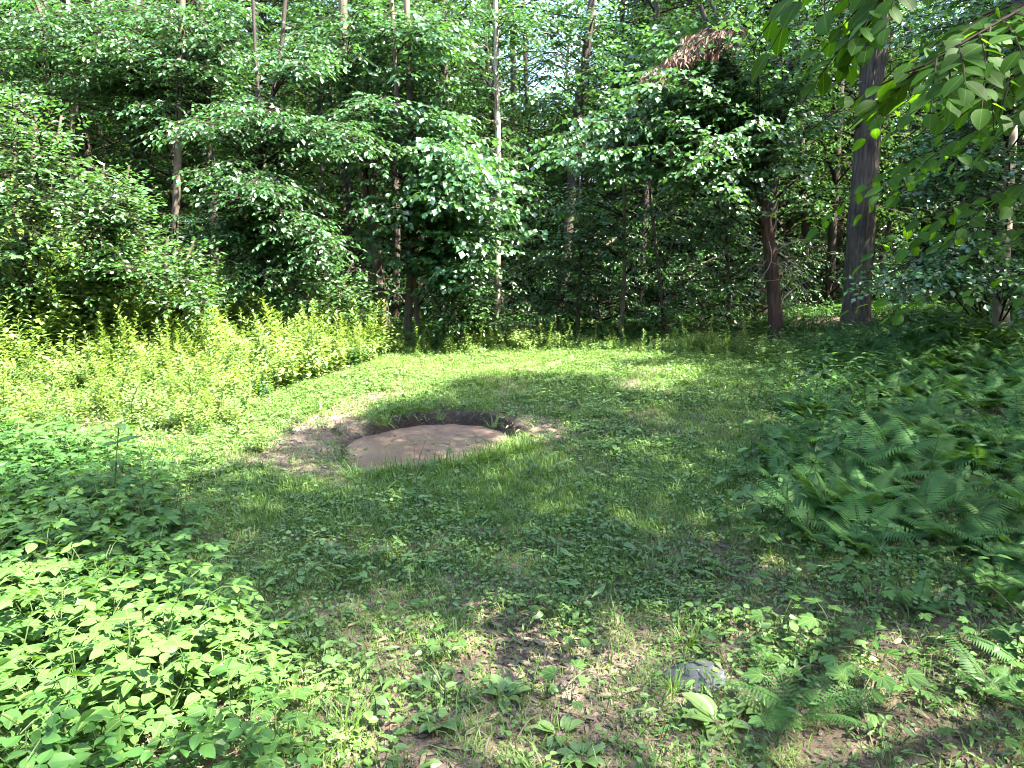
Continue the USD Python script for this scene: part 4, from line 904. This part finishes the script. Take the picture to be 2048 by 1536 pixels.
colony('fern', FN, P, ga(rg, len(P)), rg.uniform(.5, .95, len(P)) * np.where(P[:, 1] < 3.6, .65, 1), rg.normal(0, .16, (len(P), 2)), 300,
       lambda px, py, v: (lambda z: (f'fern {z}', f'ferns {z}'))('among the weeds in the lower right corner' if py > 1180 else 'in the front row of the fern bed at the right edge' if py > 980 and px > 1850 else 'in the front row of the fern bed next to the mown grass' if py > 980 else 'in the middle of the fern bed left of the pale trunk' if py > 830 and px < 1850 else 'in the middle of the fern bed at the right edge' if py > 830 else 'on the dim forest floor below the thick grey trunk' if px < 1850 else 'on the dim forest floor round the pale trunk'), 'fern', 'fern_bed', 'mass of ferns at the far right of the forest floor', rg)
# broad-leaved weeds among and before the ferns
def broad_weed(seed, h, n, shape, size):
    rg = np.random.default_rng(seed); c = klass('broadleaf_weed')
    top = np.array([rg.normal(0, .10), rg.normal(0, .10), h]); st = curve([[0, 0, -.03], top * [.25, .25, .5], top], 8)
    obj('stem', tube(st, np.linspace(.005, .0025, 8), 4), 'stem', c)
    for k in range(n):
        u = .22 + .78 * (k // 2) / max(1, (n - 1) // 2); a = (k // 2) * 1.57 + (k % 2) * math.pi + rg.normal(0, .25)
        b = np.array([np.interp(u * 7, np.arange(8), st[:, i]) for i in range(3)])
        m, uv = leaves(shape, [b], [[math.cos(a), math.sin(a), rg.uniform(-.25, .45)]], [[rg.normal(0, .2), rg.normal(0, .2), 1]], [size * rg.uniform(.75, 1.15) * (1.15 - .4 * u)], uv=True)
        obj('leaf', m, 'dock_leaf', c, True, uv=uv)
    return c.GetPath()
BW = [broad_weed(560, .45, 10, 'ovate', .14), broad_weed(561, .60, 12, 'ovate', .12), broad_weed(562, .35, 8, 'ovate', .16), broad_weed(563, .50, 12, 'lance', .17)]
def dens_bw(px, py, x, y):
    e = inpoly(px, py, Z_FERN) * (.10 + .35 * smooth(.50, .70, fb(x, y, .7, 91))) + inpoly(px, py, Z_BROAD) * .55
    return np.clip(e + inpoly(px, py, Z_MIX) * .60 * smooth(1450, 1750, px), 0, 1)
P, px, py, rg = field(5200, 2.2, 14.5, 106, dens_bw)
colony('broadleaf_weed', BW, P, ga(rg, len(P)), rg.uniform(.5, .95, len(P)) * np.where(py > 1100, .6, 1), rg.normal(0, .2, (len(P), 2)), 170,
       lambda px, py, v: (lambda z: (f'broad-leaved weed {z}', f'broad-leaved weeds {z}'))('between the lawn and the fern bed, farther back' if px < 1680 and py < 850 else 'between the lawn and the fern bed, in front' if px < 1680 else 'below the thick grey trunk' if px < 1850 and py < 850 else 'round the foot of the pale trunk' if py < 850 else 'among the front ferns at the right') if py < 1150 else ('broad-leaved weed in the shady lower right corner', 'broad-leaved weeds in the lower right'), 'weed', 'weed_thicket', 'broad-leaved weeds between the ferns', rg)
# lobed leaves on stalks in the lower right and here and there in the foreground
def lobed(seed, n, size, h):
    rg = np.random.default_rng(seed); c = klass('lobed_weed'); stems = []
    for k in range(n):
        a = k * 2.4 + rg.normal(0, .4); r = rg.uniform(.04, .11); hh = h * rg.uniform(.6, 1.1)
        e = np.array([r * math.cos(a), r * math.sin(a), hh]); stems.append(tube(curve([[0, 0, -.01], e * [.4, .4, .7], e], 5), [.002] * 5, 3))
        m, uv = leaves('palm', [e], [[math.cos(a), math.sin(a), -.15]], [[rg.normal(0, .2), rg.normal(0, .2), 1]], [size * rg.uniform(.7, 1.15)], uv=True)
        obj('leaf', m, 'hog_leaf', c, True, uv=uv)
    obj('stalks', cat_m(stems), 'stem', c)
    return c.GetPath()
LB = [lobed(580, 5, .052, .11), lobed(581, 4, .065, .15), lobed(582, 6, .045, .08)]
P, px, py, rg = field(1500, 2.0, 5.0, 107, lambda px, py, x, y: np.clip(inpoly(px, py, Z_MIX) * .22 + .025 * (py > 1000) * (px > 650), 0, 1))
colony('lobed_weed', LB, P, ga(rg, len(P)), rg.uniform(.7, 1.2, len(P)), rg.normal(0, .15, (len(P), 2)), 160,
       lambda px, py, v: ('weed with lobed leaves on stalks in the lower right corner', 'lobed weeds in the lower right') if px > 1400 else ('weed with lobed leaves in the grass of the foreground', 'lobed weeds in the foreground grass'), 'weed', 'lobed_weeds', 'further lobed weeds', rg)
# plantains
def plantain(seed, n, size):
    rg = np.random.default_rng(seed); c = klass('plantain')
    for k in range(n):
        a = k * 2.4 + rg.normal(0, .3); el = rg.uniform(.25, .9)
        m, uv = leaves('plantain', [[.02 * math.cos(a), .02 * math.sin(a), .01]], [[math.cos(a), math.sin(a), el]], [[-math.cos(a) * .4, -math.sin(a) * .4, 1]], [size * rg.uniform(.75, 1.2)], uv=True)
        obj('leaf', m, 'plantain_leaf', c, True, uv=uv)
    return c.GetPath()
PL = [plantain(600, 7, .095), plantain(601, 6, .08), plantain(602, 8, .075)]
def put(name, ref, px, py, label, cat, s=1.0, rz=None, group=None, tilt=(0, 0)):
    g = ground_at(np.float64(px), np.float64(py)); thing(name, label, cat, g, rng.uniform(0, 6.28) if rz is None else rz, s, tilt, group=group, ref=ref)
put('plantain', PL[0], 1440, 1450, 'pale sunlit plantain with curling leaves just below the flat stone', 'plantain', 1.15, 1.0)
put('plantain', PL[1], 1530, 1430, 'shaded plantain right of the sunlit plantain below the flat stone', 'plantain', 1.1, .3)
put('plantain', PL[2], 1010, 1395, 'plantain with upright leaves near the bottom middle', 'plantain', 1.0, 2.0)
put('plantain', PL[1], 1120, 1470, 'plantain flat on the bare soil at the bottom middle', 'plantain', .9, 4.0)
put('plantain', PL[2], 1165, 1520, 'lowest plantain at the bottom middle edge', 'plantain', .9, 5.0)
put('plantain', PL[0], 880, 1450, 'plantain in the grass left of the bottom middle', 'plantain', .8, 3.0)
put('fern', FN[3], 1600, 1440, 'single small fern in the foreground right of the flat stone', 'fern', .62, .7)
put('fern', FN[1], 2010, 1120, 'fern at the right edge below the fern bed', 'fern', .8)
put('fern', FN[3], 180, 745, 'yellowish fern among the sunny weeds at the left', 'fern', .8)
put('broadleaf_weed', BW[1], 236, 1090, 'tall stalk with large dark leaves standing behind the three-leaved bed', 'weed', 1.15, .6)
put('broadleaf_weed', BW[0], 300, 1095, 'second dark-leaved stalk right of the tall one behind the three-leaved bed', 'weed', .8, 2.0)
put('tall_weed', TW[1], 480, 880, 'leafy weed clump at the left edge of the bare soil by the puddle', 'weed', .75)
put('tall_weed', TW[3], 520, 905, 'low leafy weed on the bare soil left of the puddle', 'weed', .5)
# tufts and seed stalks round the puddle and in the foreground
def tuft(seed, n, L, stalks, w=.005):
    rg = np.random.default_rng(seed); c = klass('grass_clump')
    obj('blades', grass_tuft(rg, n, L, .05, w), 'grass', c, kind='stuff')
    for k in range(stalks):
        a = rg.uniform(0, 6.28); e = np.array([.10 * math.cos(a), .10 * math.sin(a), L * rg.uniform(1.0, 1.5)])
        sp = curve([[0, 0, 0], e * [.3, .3, .55], e], 6); parts = [tube(sp, np.linspace(.0018, .0008, 6), 3)]
        for q_ in range(3): b = ga(rg, 1)[0]; parts.append(tube([e, e + [.05 * math.cos(b), .05 * math.sin(b), .025]], [.0014, .0008], 3))
        obj('seed_stalk', cat_m(parts), 'straw' if k % 2 else 'stem', c)
    return c.GetPath()
GC = [tuft(620, 45, .26, 3), tuft(621, 38, .20, 4), tuft(622, 30, .30, 2), tuft(623, 50, .18, 0)]
for k, (x, y, s, lab) in enumerate([(770, 848, 1.0, 'large grass clump hanging over the left back bank of the puddle'), (985, 852, .8, 'grass clump over the right back bank of the puddle'), (685, 925, .8, 'leafy grass clump at the left shore of the puddle'),
        (880, 962, 1.0, 'grass clump with seed stalks before the middle of the puddle'), (960, 958, .9, 'grass clump before the right part of the puddle'), (1010, 945, .9, 'grass clump at the right front corner of the puddle'), (790, 975, .7, 'short grass clump before the left part of the puddle'),
        (625, 1300, .75, 'dry-tipped grass clump in the foreground right of the three-leaved bed'), (690, 1480, .8, 'sunlit grass clump at the bottom left of the middle'), (1040, 1085, .8, 'grass clump with two bare stalks in the middle of the lawn'), (1300, 1170, .8, 'long grass clump beside the bare track at the right'), (1370, 1290, .9, 'grass clump just above the flat stone'), (1345, 1385, .45, 'small grass clump against the left side of the flat stone'), (1425, 1392, .4, 'small grass clump against the front of the flat stone'), (830, 985, .9, 'upright grass clump with stalks before the left half of the puddle'), (925, 975, 1.1, 'tall thin grass stalks before the puddle, right of its middle'), (735, 842, .7, 'grass clump on the left back rim of the puddle'), (880, 838, .7, 'grass clump on the middle of the back rim of the puddle'), (1040, 905, .6, 'grass clump at the right end of the puddle'), (420, 1250, .9, 'long grass blades rising out of the three-leaved bed'), (1230, 880, .5, 'small grass clump right of the puddle')]):
    put('grass_clump', GC[k % 4], x, y, lab, 'grass clump', s)

# the flat stone, pebbles, floating bits, dry stalks
def stone(seed, a, b, c_, sub=4):
    import trimesh
    m = trimesh.creation.icosphere(sub); v = np.array(m.vertices)
    v = np.sign(v) * np.abs(v) ** np.array([.75, .75, .55])
    v *= 1 + .42 * (meshkit.fbm(v * 1.1 + seed, 3, seed)[:, None] - .5) + .16 * (meshkit.fbm(v * 6 + seed, 3, seed)[:, None] - .5)
    return v * [a, b, c_], np.array(m.faces)
smat = usdkit.material(stage, '/World/Looks/slate', {
    'g': ('texture_coordinate', {}), 'v': ('voronoi_texture', {'scale': 95, 'randomness': 0.6}), 'n': ('noise_texture', {'scale': 14, 'detail': 5}), 'mp': ('mapping', {'scale': (1, .45, 1)}),
    'sr': ('rgb_ramp', {'ramp': [(0.14, (0.6, 0.6, 0.6)), (0.24, (0, 0, 0))]}), 'nr': ('rgb_ramp', {'ramp': [(0.3, (0.018, 0.020, 0.020)), (0.7, (0.052, 0.055, 0.052))]}),
    'x': ('mix_color', {'b': (0.12, 0.13, 0.14)}), 'b': ('bump', {'strength': .5, 'distance': .006}), 'p': ('principled_bsdf', {'roughness': .6})},
    [('g.object', 'mp.vector'), ('mp.vector', 'v.vector'), ('g.object', 'n.vector'), ('v.distance', 'sr.fac'), ('n.fac', 'nr.fac'), ('nr.color', 'x.a'), ('sr.color', 'x.fac'), ('x.result', 'p.base_color'), ('n.fac', 'b.height'), ('b.normal', 'p.normal')], surface='p.BSDF')
def place_mesh(name, mesh, m, loc, label, cat, rz=0.0, tilt=(0, 0), group=None):
    p = obj(name, mesh, m, None, 40, label=label, category=cat, group=group)
    UsdGeom.Xformable(p).AddTransformOp().Set(mat4(loc, rz, 1, tilt)); return p
g = ground_at(np.float64(1392), np.float64(1362))
place_mesh('flat_stone', stone(7, .120, .085, .032), smat, g + [0, 0, .002], 'dark speckled flat stone half buried in the grass of the right foreground', 'stone', .2, (.12, -.10))
pmat = usdkit.material(stage, '/World/Looks/pebble', {'p': ('principled_bsdf', {'base_color': (.55, .50, .46), 'roughness': .7})}, surface='p.BSDF')
for k, (x, y, r) in enumerate([(592, 862, .030), (622, 905, .012), (560, 880, .013), (650, 935, .010), (1062, 850, .012), (605, 945, .010)]):
    g = ground_at(np.float64(x), np.float64(y))
    place_mesh('pebble', stone(30 + k, r, r * .8, r * .55, 2), pmat, g + [0, 0, r * .3], ['pale round pebble in the sunlit red soil left of the puddle', 'small pebble on the bare soil left of the puddle'][k > 0] if k != 4 else 'small pebble on the bare soil right of the puddle', 'pebble', group=None if k in (0, 4) else 'small pebbles left of the puddle')
rg = np.random.default_rng(9)
for k in range(80):
    t_ = rg.uniform(0, .92); a = rg.integers(0, len(W_POLY)); e = W_POLY[a] + rg.random() * (W_POLY[(a + 1) % len(W_POLY)] - W_POLY[a])
    p = c0 + (e - c0) * math.sqrt(t_)
    if rg.random() < .75: p = p * .4 + np.array([W_POLY[:, 0].max() - .45, c0[1] - .1]) * .6 + rg.normal(0, .13, 2)
    if sdist(p, W_POLY) > -.05: continue
    a = rg.uniform(0, 6.28); mt = ['low_leaf', 'straw', 'dead_leaf', 'low_leaf'][k % 4]
    m = leaves(['lance', 'tree', 'lance', 'leaflet'][k % 4], [[0, 0, 0]], [[math.cos(a), math.sin(a), .02]], [[.05, .05, 1]], [rg.uniform(.025, .055)])
    m = (m[0] + [0, 0, .012], m[1])
    place_mesh('floating_leaf', m, mt, (*p, WATER_Z), {'low_leaf': 'green leaf floating on the brown puddle', 'straw': 'straw-coloured bit floating on the brown puddle', 'dead_leaf': 'dark brown leaf floating on the brown puddle'}[mt], 'leaf', group={'low_leaf': 'green leaves on the puddle', 'straw': 'straw bits on the puddle', 'dead_leaf': 'brown leaves on the puddle'}[mt])
for k, (x0, y0, x1, y1, up) in enumerate([(1420, 1085, 1560, 1200, .05), (1710, 1430, 1900, 1536, .06), (1560, 1380, 1650, 1352, .04), (1700, 1180, 1740, 1240, .05), (1640, 1310, 1760, 1330, .03), (1840, 1290, 2000, 1430, .08), (1900, 1180, 2040, 1290, .12), (1500, 1480, 1560, 1536, .03), (1745, 1500, 1690, 1400, .05), (1030, 1490, 1090, 1440, .02), (1480, 1310, 1540, 1345, .02), (1120, 1390, 1210, 1345, .02)]):
    A, B = ground_at(np.float64(x0), np.float64(y0)), ground_at(np.float64(x1), np.float64(y1))
    c = curve([A + [0, 0, .015], (A + B) / 2 + [0, 0, up + .03], B + [0, 0, up]], 9)
    t = thing('dry_stalk', 'long dry stalk lying over the weeds of the shady right foreground' if x0 > 1400 else 'dry stalk lying on the bare soil at the bottom middle', 'stalk', A, group='dry stalks in the right foreground' if x0 > 1400 else 'dry stalks at the bottom middle')
    obj('stalk', tube(c - A, np.linspace(.0028, .0015, 9), 5), 'straw', t)

# ================================================================== THE TREE BESIDE THE CAMERA: boughs hanging into the upper right, unseen crown overhead placed for shade
rg = np.random.default_rng(77)
base = np.array([5.6, 1.2, 0.]); base[2] = H(base[0], base[1])
ot = thing('overhanging_tree', 'tree whose near boughs of large bright leaves hang into the upper right corner', 'tree', base)
m, tp = trunk_mesh(np.array([[0, 0, -.05], [-.1, .1, 4], [-.3, .2, 9], [-.2, .1, 13]]), .24, .08, 14, .4, .08, 77)
obj('trunk', m, 'bark_brown', ot, True)
def leafy_bough(pts, size, n_tw, tw_len, step, droop, rgx, part_leaves=True, shape='near'):
    pts = np.array(pts) - base; path = curve(pts, 26)
    b = obj('bough', tube(path, np.linspace(.011, .002, 26), 6), 'twig', ot)
    P, D, N, S, W = [], [], [], [], []
    for k in range(n_tw):
        i = int(8 + 17 * k / max(1, n_tw - 1)); tg = unit(path[min(i + 1, 25)] - path[i - 1]); sg = 1 if k % 2 else -1
        sd = unit(np.cross(tg, [0, 0, 1.]))
        d = unit(tg * .8 + sd * sg * rgx.uniform(.5, 1) + [0, 0, rgx.uniform(-.22, .08)]); ln = tw_len * rgx.uniform(.6, 1.15)
        n = max(3, int(ln / step)); u = np.linspace(.15, 1, n); tw = path[i] + d * (u * ln)[:, None]; tw[:, 2] -= droop * ln * u ** 2
        W.append(tube(np.vstack([path[i], tw]), np.linspace(.004, .0015, n + 1), 4))
        s2 = unit(np.cross(d, [0, 0, 1.])); al = np.where(np.arange(n) % 2, 1, -1)[:, None]
        ld = d * .6 + s2 * al * .8 + rgx.normal(0, .15, (n, 3)); ld[:, 2] -= rgx.uniform(.1, .7, n); ld[-1] = d - [0, 0, .4]
        P.append(tw); D.append(ld); N.append(np.array([-.15, -.45, 1.]) + rgx.normal(0, .35, (n, 3))); S.append(size * rgx.uniform(.7, 1.15, n))
    P, D, N, S = map(np.concatenate, (P, D, N, S))
    k_ = (P + base)[:, 1] > 3.6; k_ |= proj(P + base + D * .05)[1] < 265 - .35 * np.maximum(0, 1800 - proj(P + base)[0]); P, D, N, S = P[k_], D[k_], N[k_], S[k_]
    obj('twigs', cat_m(W), 'twig', b)
    if part_leaves:
        for q_ in range(len(P)):
            m, uv = leaves(shape, P[q_:q_ + 1], D[q_:q_ + 1], N[q_:q_ + 1], S[q_:q_ + 1], uv=True)
            obj('leaf', m, 'near_leaf', b, True, uv=uv)
    else:
        m, uv = leaves(shape, P, D, N, S, uv=True)
        obj('foliage', m, 'near_leaf', b, True, uv=uv, kind='stuff')
A = lambda x, y, Y: at(float(x), float(y), Y)
leafy_bough([base + [-.2, .2, 3.6], A(2300, -120, 2.6), A(2040, 20, 2.3), A(1850, 130, 2.2)], .078, 30, .36, .036, .22, rg)
leafy_bough([base + [-.2, .2, 3.4], A(2400, 60, 2.9), A(2150, 100, 2.6), A(1960, 190, 2.5)], .078, 20, .32, .038, .22, rg)
leafy_bough([base + [-.2, .2, 4.0], A(2100, -300, 2.6), A(1860, -120, 2.4), A(1760, 0, 2.4)], .080, 22, .32, .036, .22, rg)
leafy_bough([base + [-.2, .2, 4.2], A(2100, -330, 3.2), A(1760, -160, 2.9), A(1600, -20, 2.8)], .11, 8, .30, .06, .4, rg)
leafy_bough([base + [-.2, .2, 3.0], A(2500, 250, 4.4), A(2150, 330, 4.6), A(1860, 430, 4.8)], .12, 14, .6, .07, .25, rg)
leafy_bough([base + [-.2, .2, 3.3], A(2500, 80, 5.2), A(2100, 200, 5.2), A(1800, 330, 5.4)], .12, 18, .7, .075, .25, rg, False)
leafy_bough([base + [-.2, .2, 3.8], A(2500, -100, 4.6), A(2150, 60, 4.8), A(1880, 160, 5.0)], .12, 18, .7, .075, .25, rg, False)
leafy_bough([base + [-.2, .2, 2.2], A(2500, 480, 5.8), A(2150, 530, 6.0), A(1790, 600, 6.2)], .12, 14, .5, .08, .2, rg, False)
leafy_bough([base + [-.2, .2, 2.6], A(2600, 330, 6.0), A(2200, 430, 6.2), A(1900, 470, 6.6)], .12, 16, .6, .08, .2, rg, False)

# unseen overhead crowns: sprays placed to shade the near ground, gaps left for flecks
LIT = [(-500, 650), (500, 640), (900, 680), (1230, 690), (1300, 720), (1120, 738), (960, 748), (850, 772), (800, 800), (740, 822), (650, 838), (560, 868), (480, 905), (360, 935), (230, 945), (110, 950), (-500, 935)]
FLECK = [(150, 1370, 260, 95), (60, 1300, 160, 60), (300, 1420, 200, 60), (120, 1480, 160, 50), (790, 1290, 60, 25), (1190, 1305, 55, 32), (1440, 1435, 60, 35), (1390, 1500, 50, 30), (690, 1440, 50, 35), (735, 1395, 30, 15), (1322, 1040, 22, 12), (1950, 1330, 130, 28), (1780, 1350, 50, 22), (1560, 1110, 40, 16),
         (1690, 1500, 110, 30), (1290, 772, 60, 12), (1060, 862, 60, 14), (985, 905, 40, 8), (1180, 745, 70, 12), (1500, 1240, 30, 15), (30, 1000, 40, 20), (740, 1500, 40, 20), (1620, 780, 40, 10), (1340, 745, 60, 9)]
def wants_shade(px, py, flecks=FLECK, lit=True):
    sh = ~inpoly(px, py, LIT) if lit else np.ones(np.shape(px), bool)
    for x, y, a, b in flecks: sh &= ((px - x) / a) ** 2 + ((py - y) / b) ** 2 > 1
    return sh
NEAR_BOUGHS = [A(x, y, Y) for x, y, Y in ((2040, 60, 2.3), (1940, 120, 2.25), (1850, 190, 2.2), (1960, 300, 2.5), (1780, 30, 2.4), (1860, 430, 4.8), (1880, 160, 5.0))]
rg = np.random.default_rng(88); spr = []
for k in range(4):
    w, f = bough([0, 0, 0], [.55, 0, .05], .01, 'tree', .12, rg, twig_step=.10, twig_len=.45, leaf_step=.07, bare=.05, hang=.2, droop=.2)
    spr.append(((w[0] - [.3, 0, 0], w[1]), (f[0] - [.3, 0, 0], f[1])))
gs = .26; xs, ys = np.meshgrid(np.arange(-6, 11, gs), np.arange(.5, 16, gs), indexing='ij'); loc = []
for lay in range(5):
    x = (xs + rg.uniform(-.5, .5, xs.shape) * gs).ravel(); y = (ys + rg.uniform(-.5, .5, ys.shape) * gs).ravel()
    px, py = proj(np.stack([x, y, np.zeros_like(x)], 1))
    k = wants_shade(px, py) & (px > -500) & (px < 2700)
    for a in np.arange(8) * np.pi / 4:                 # a spray is half a metre wide: keep it off the gaps
        k &= wants_shade(*proj(np.stack([x + .30 * math.cos(a), y + .30 * math.sin(a), np.zeros_like(x)], 1)), FLECK[:4])
        k &= wants_shade(*proj(np.stack([x + .13 * math.cos(a), y + .13 * math.sin(a), np.zeros_like(x)], 1)), FLECK[4:], False)
    for c in NEAR_BOUGHS:                               # the hanging boughs themselves stand in the sun
        gp = c - SUN * (c[2] / SUN[2]); k &= (np.hypot(x - gp[0], y - gp[1]) > .21) | (rg.random(len(x)) < .15)
    k &= (rg.random(len(x)) < .52)
    if lay > 2: k &= np.abs(water_d(x, y) + .1) < .45           # denser over the puddle
    h = rg.uniform(6.5, 13.5, len(x)); Q = np.stack([x, y, 0 * x], 1) + SUN * (h / SUN[2])[:, None]
    qx, qy = proj(Q); infr = (qy > -120) & (qx > -150) & (qx < 2200) & (Q[:, 1] * CP > .1)
    loc.append(Q[k & ~infr])
loc = np.vstack(loc)
crowns = [base + [-.2, .2, 11], np.array([10.5, 6.0, 11.]), np.array([4.0, -5.0, 11.]), np.array([12.5, -2.0, 11.])]
own = np.argmin(np.stack([np.linalg.norm(loc[:, :2] - c[:2], axis=1) for c in crowns]), 0)
labs = [None, 'unseen tree beyond the right edge, its crown placed to shade the fern side', 'unseen tree behind the viewpoint, its crown placed to shade the foreground', 'unseen tree farther right beyond the edge, its crown placed to shade the foreground']
for k, c in enumerate(crowns):
    L_ = loc[own == k]
    if not len(L_): continue
    if k == 0: t, o = ot, base
    else:
        o = np.array([c[0], c[1], float(H(c[0], c[1]))]); t = thing('crown_tree', labs[k], 'tree', o)
        m, tp = trunk_mesh(np.array([[0, 0, -.05], [.1, .1, 5], [0, .2, 9], [.1, 0, 13]]), .22, .07, 12, .4, .08, 80 + k); obj('trunk', m, 'bark_brown', t, True)
    W = []
    for e in L_[rg.permutation(len(L_))[:26]]:
        S = along(tp, max(3.5, (e - o)[2] - 2.0)); E = e - o
        W.append(tube(curve([S, (S + E) / 2 + [0, 0, .4], E], 8), np.linspace(.07, .015, 8), 6))
    obj('limbs', cat_m(W), 'bark_brown', t)
    instancer(str(t.GetPath()) + '/crown', [('spray', [('twigs', w, 'twig'), ('leaves', f, 'tree_leaf')]) for w, f in spr], rg.integers(0, 4, len(L_)), L_ - o, ga(rg, len(L_)), rg.uniform(.85, 1.25, len(L_)), rg.normal(0, .25, (len(L_), 2)))  # crown sprays out of view, set on sun rays to darken the ground
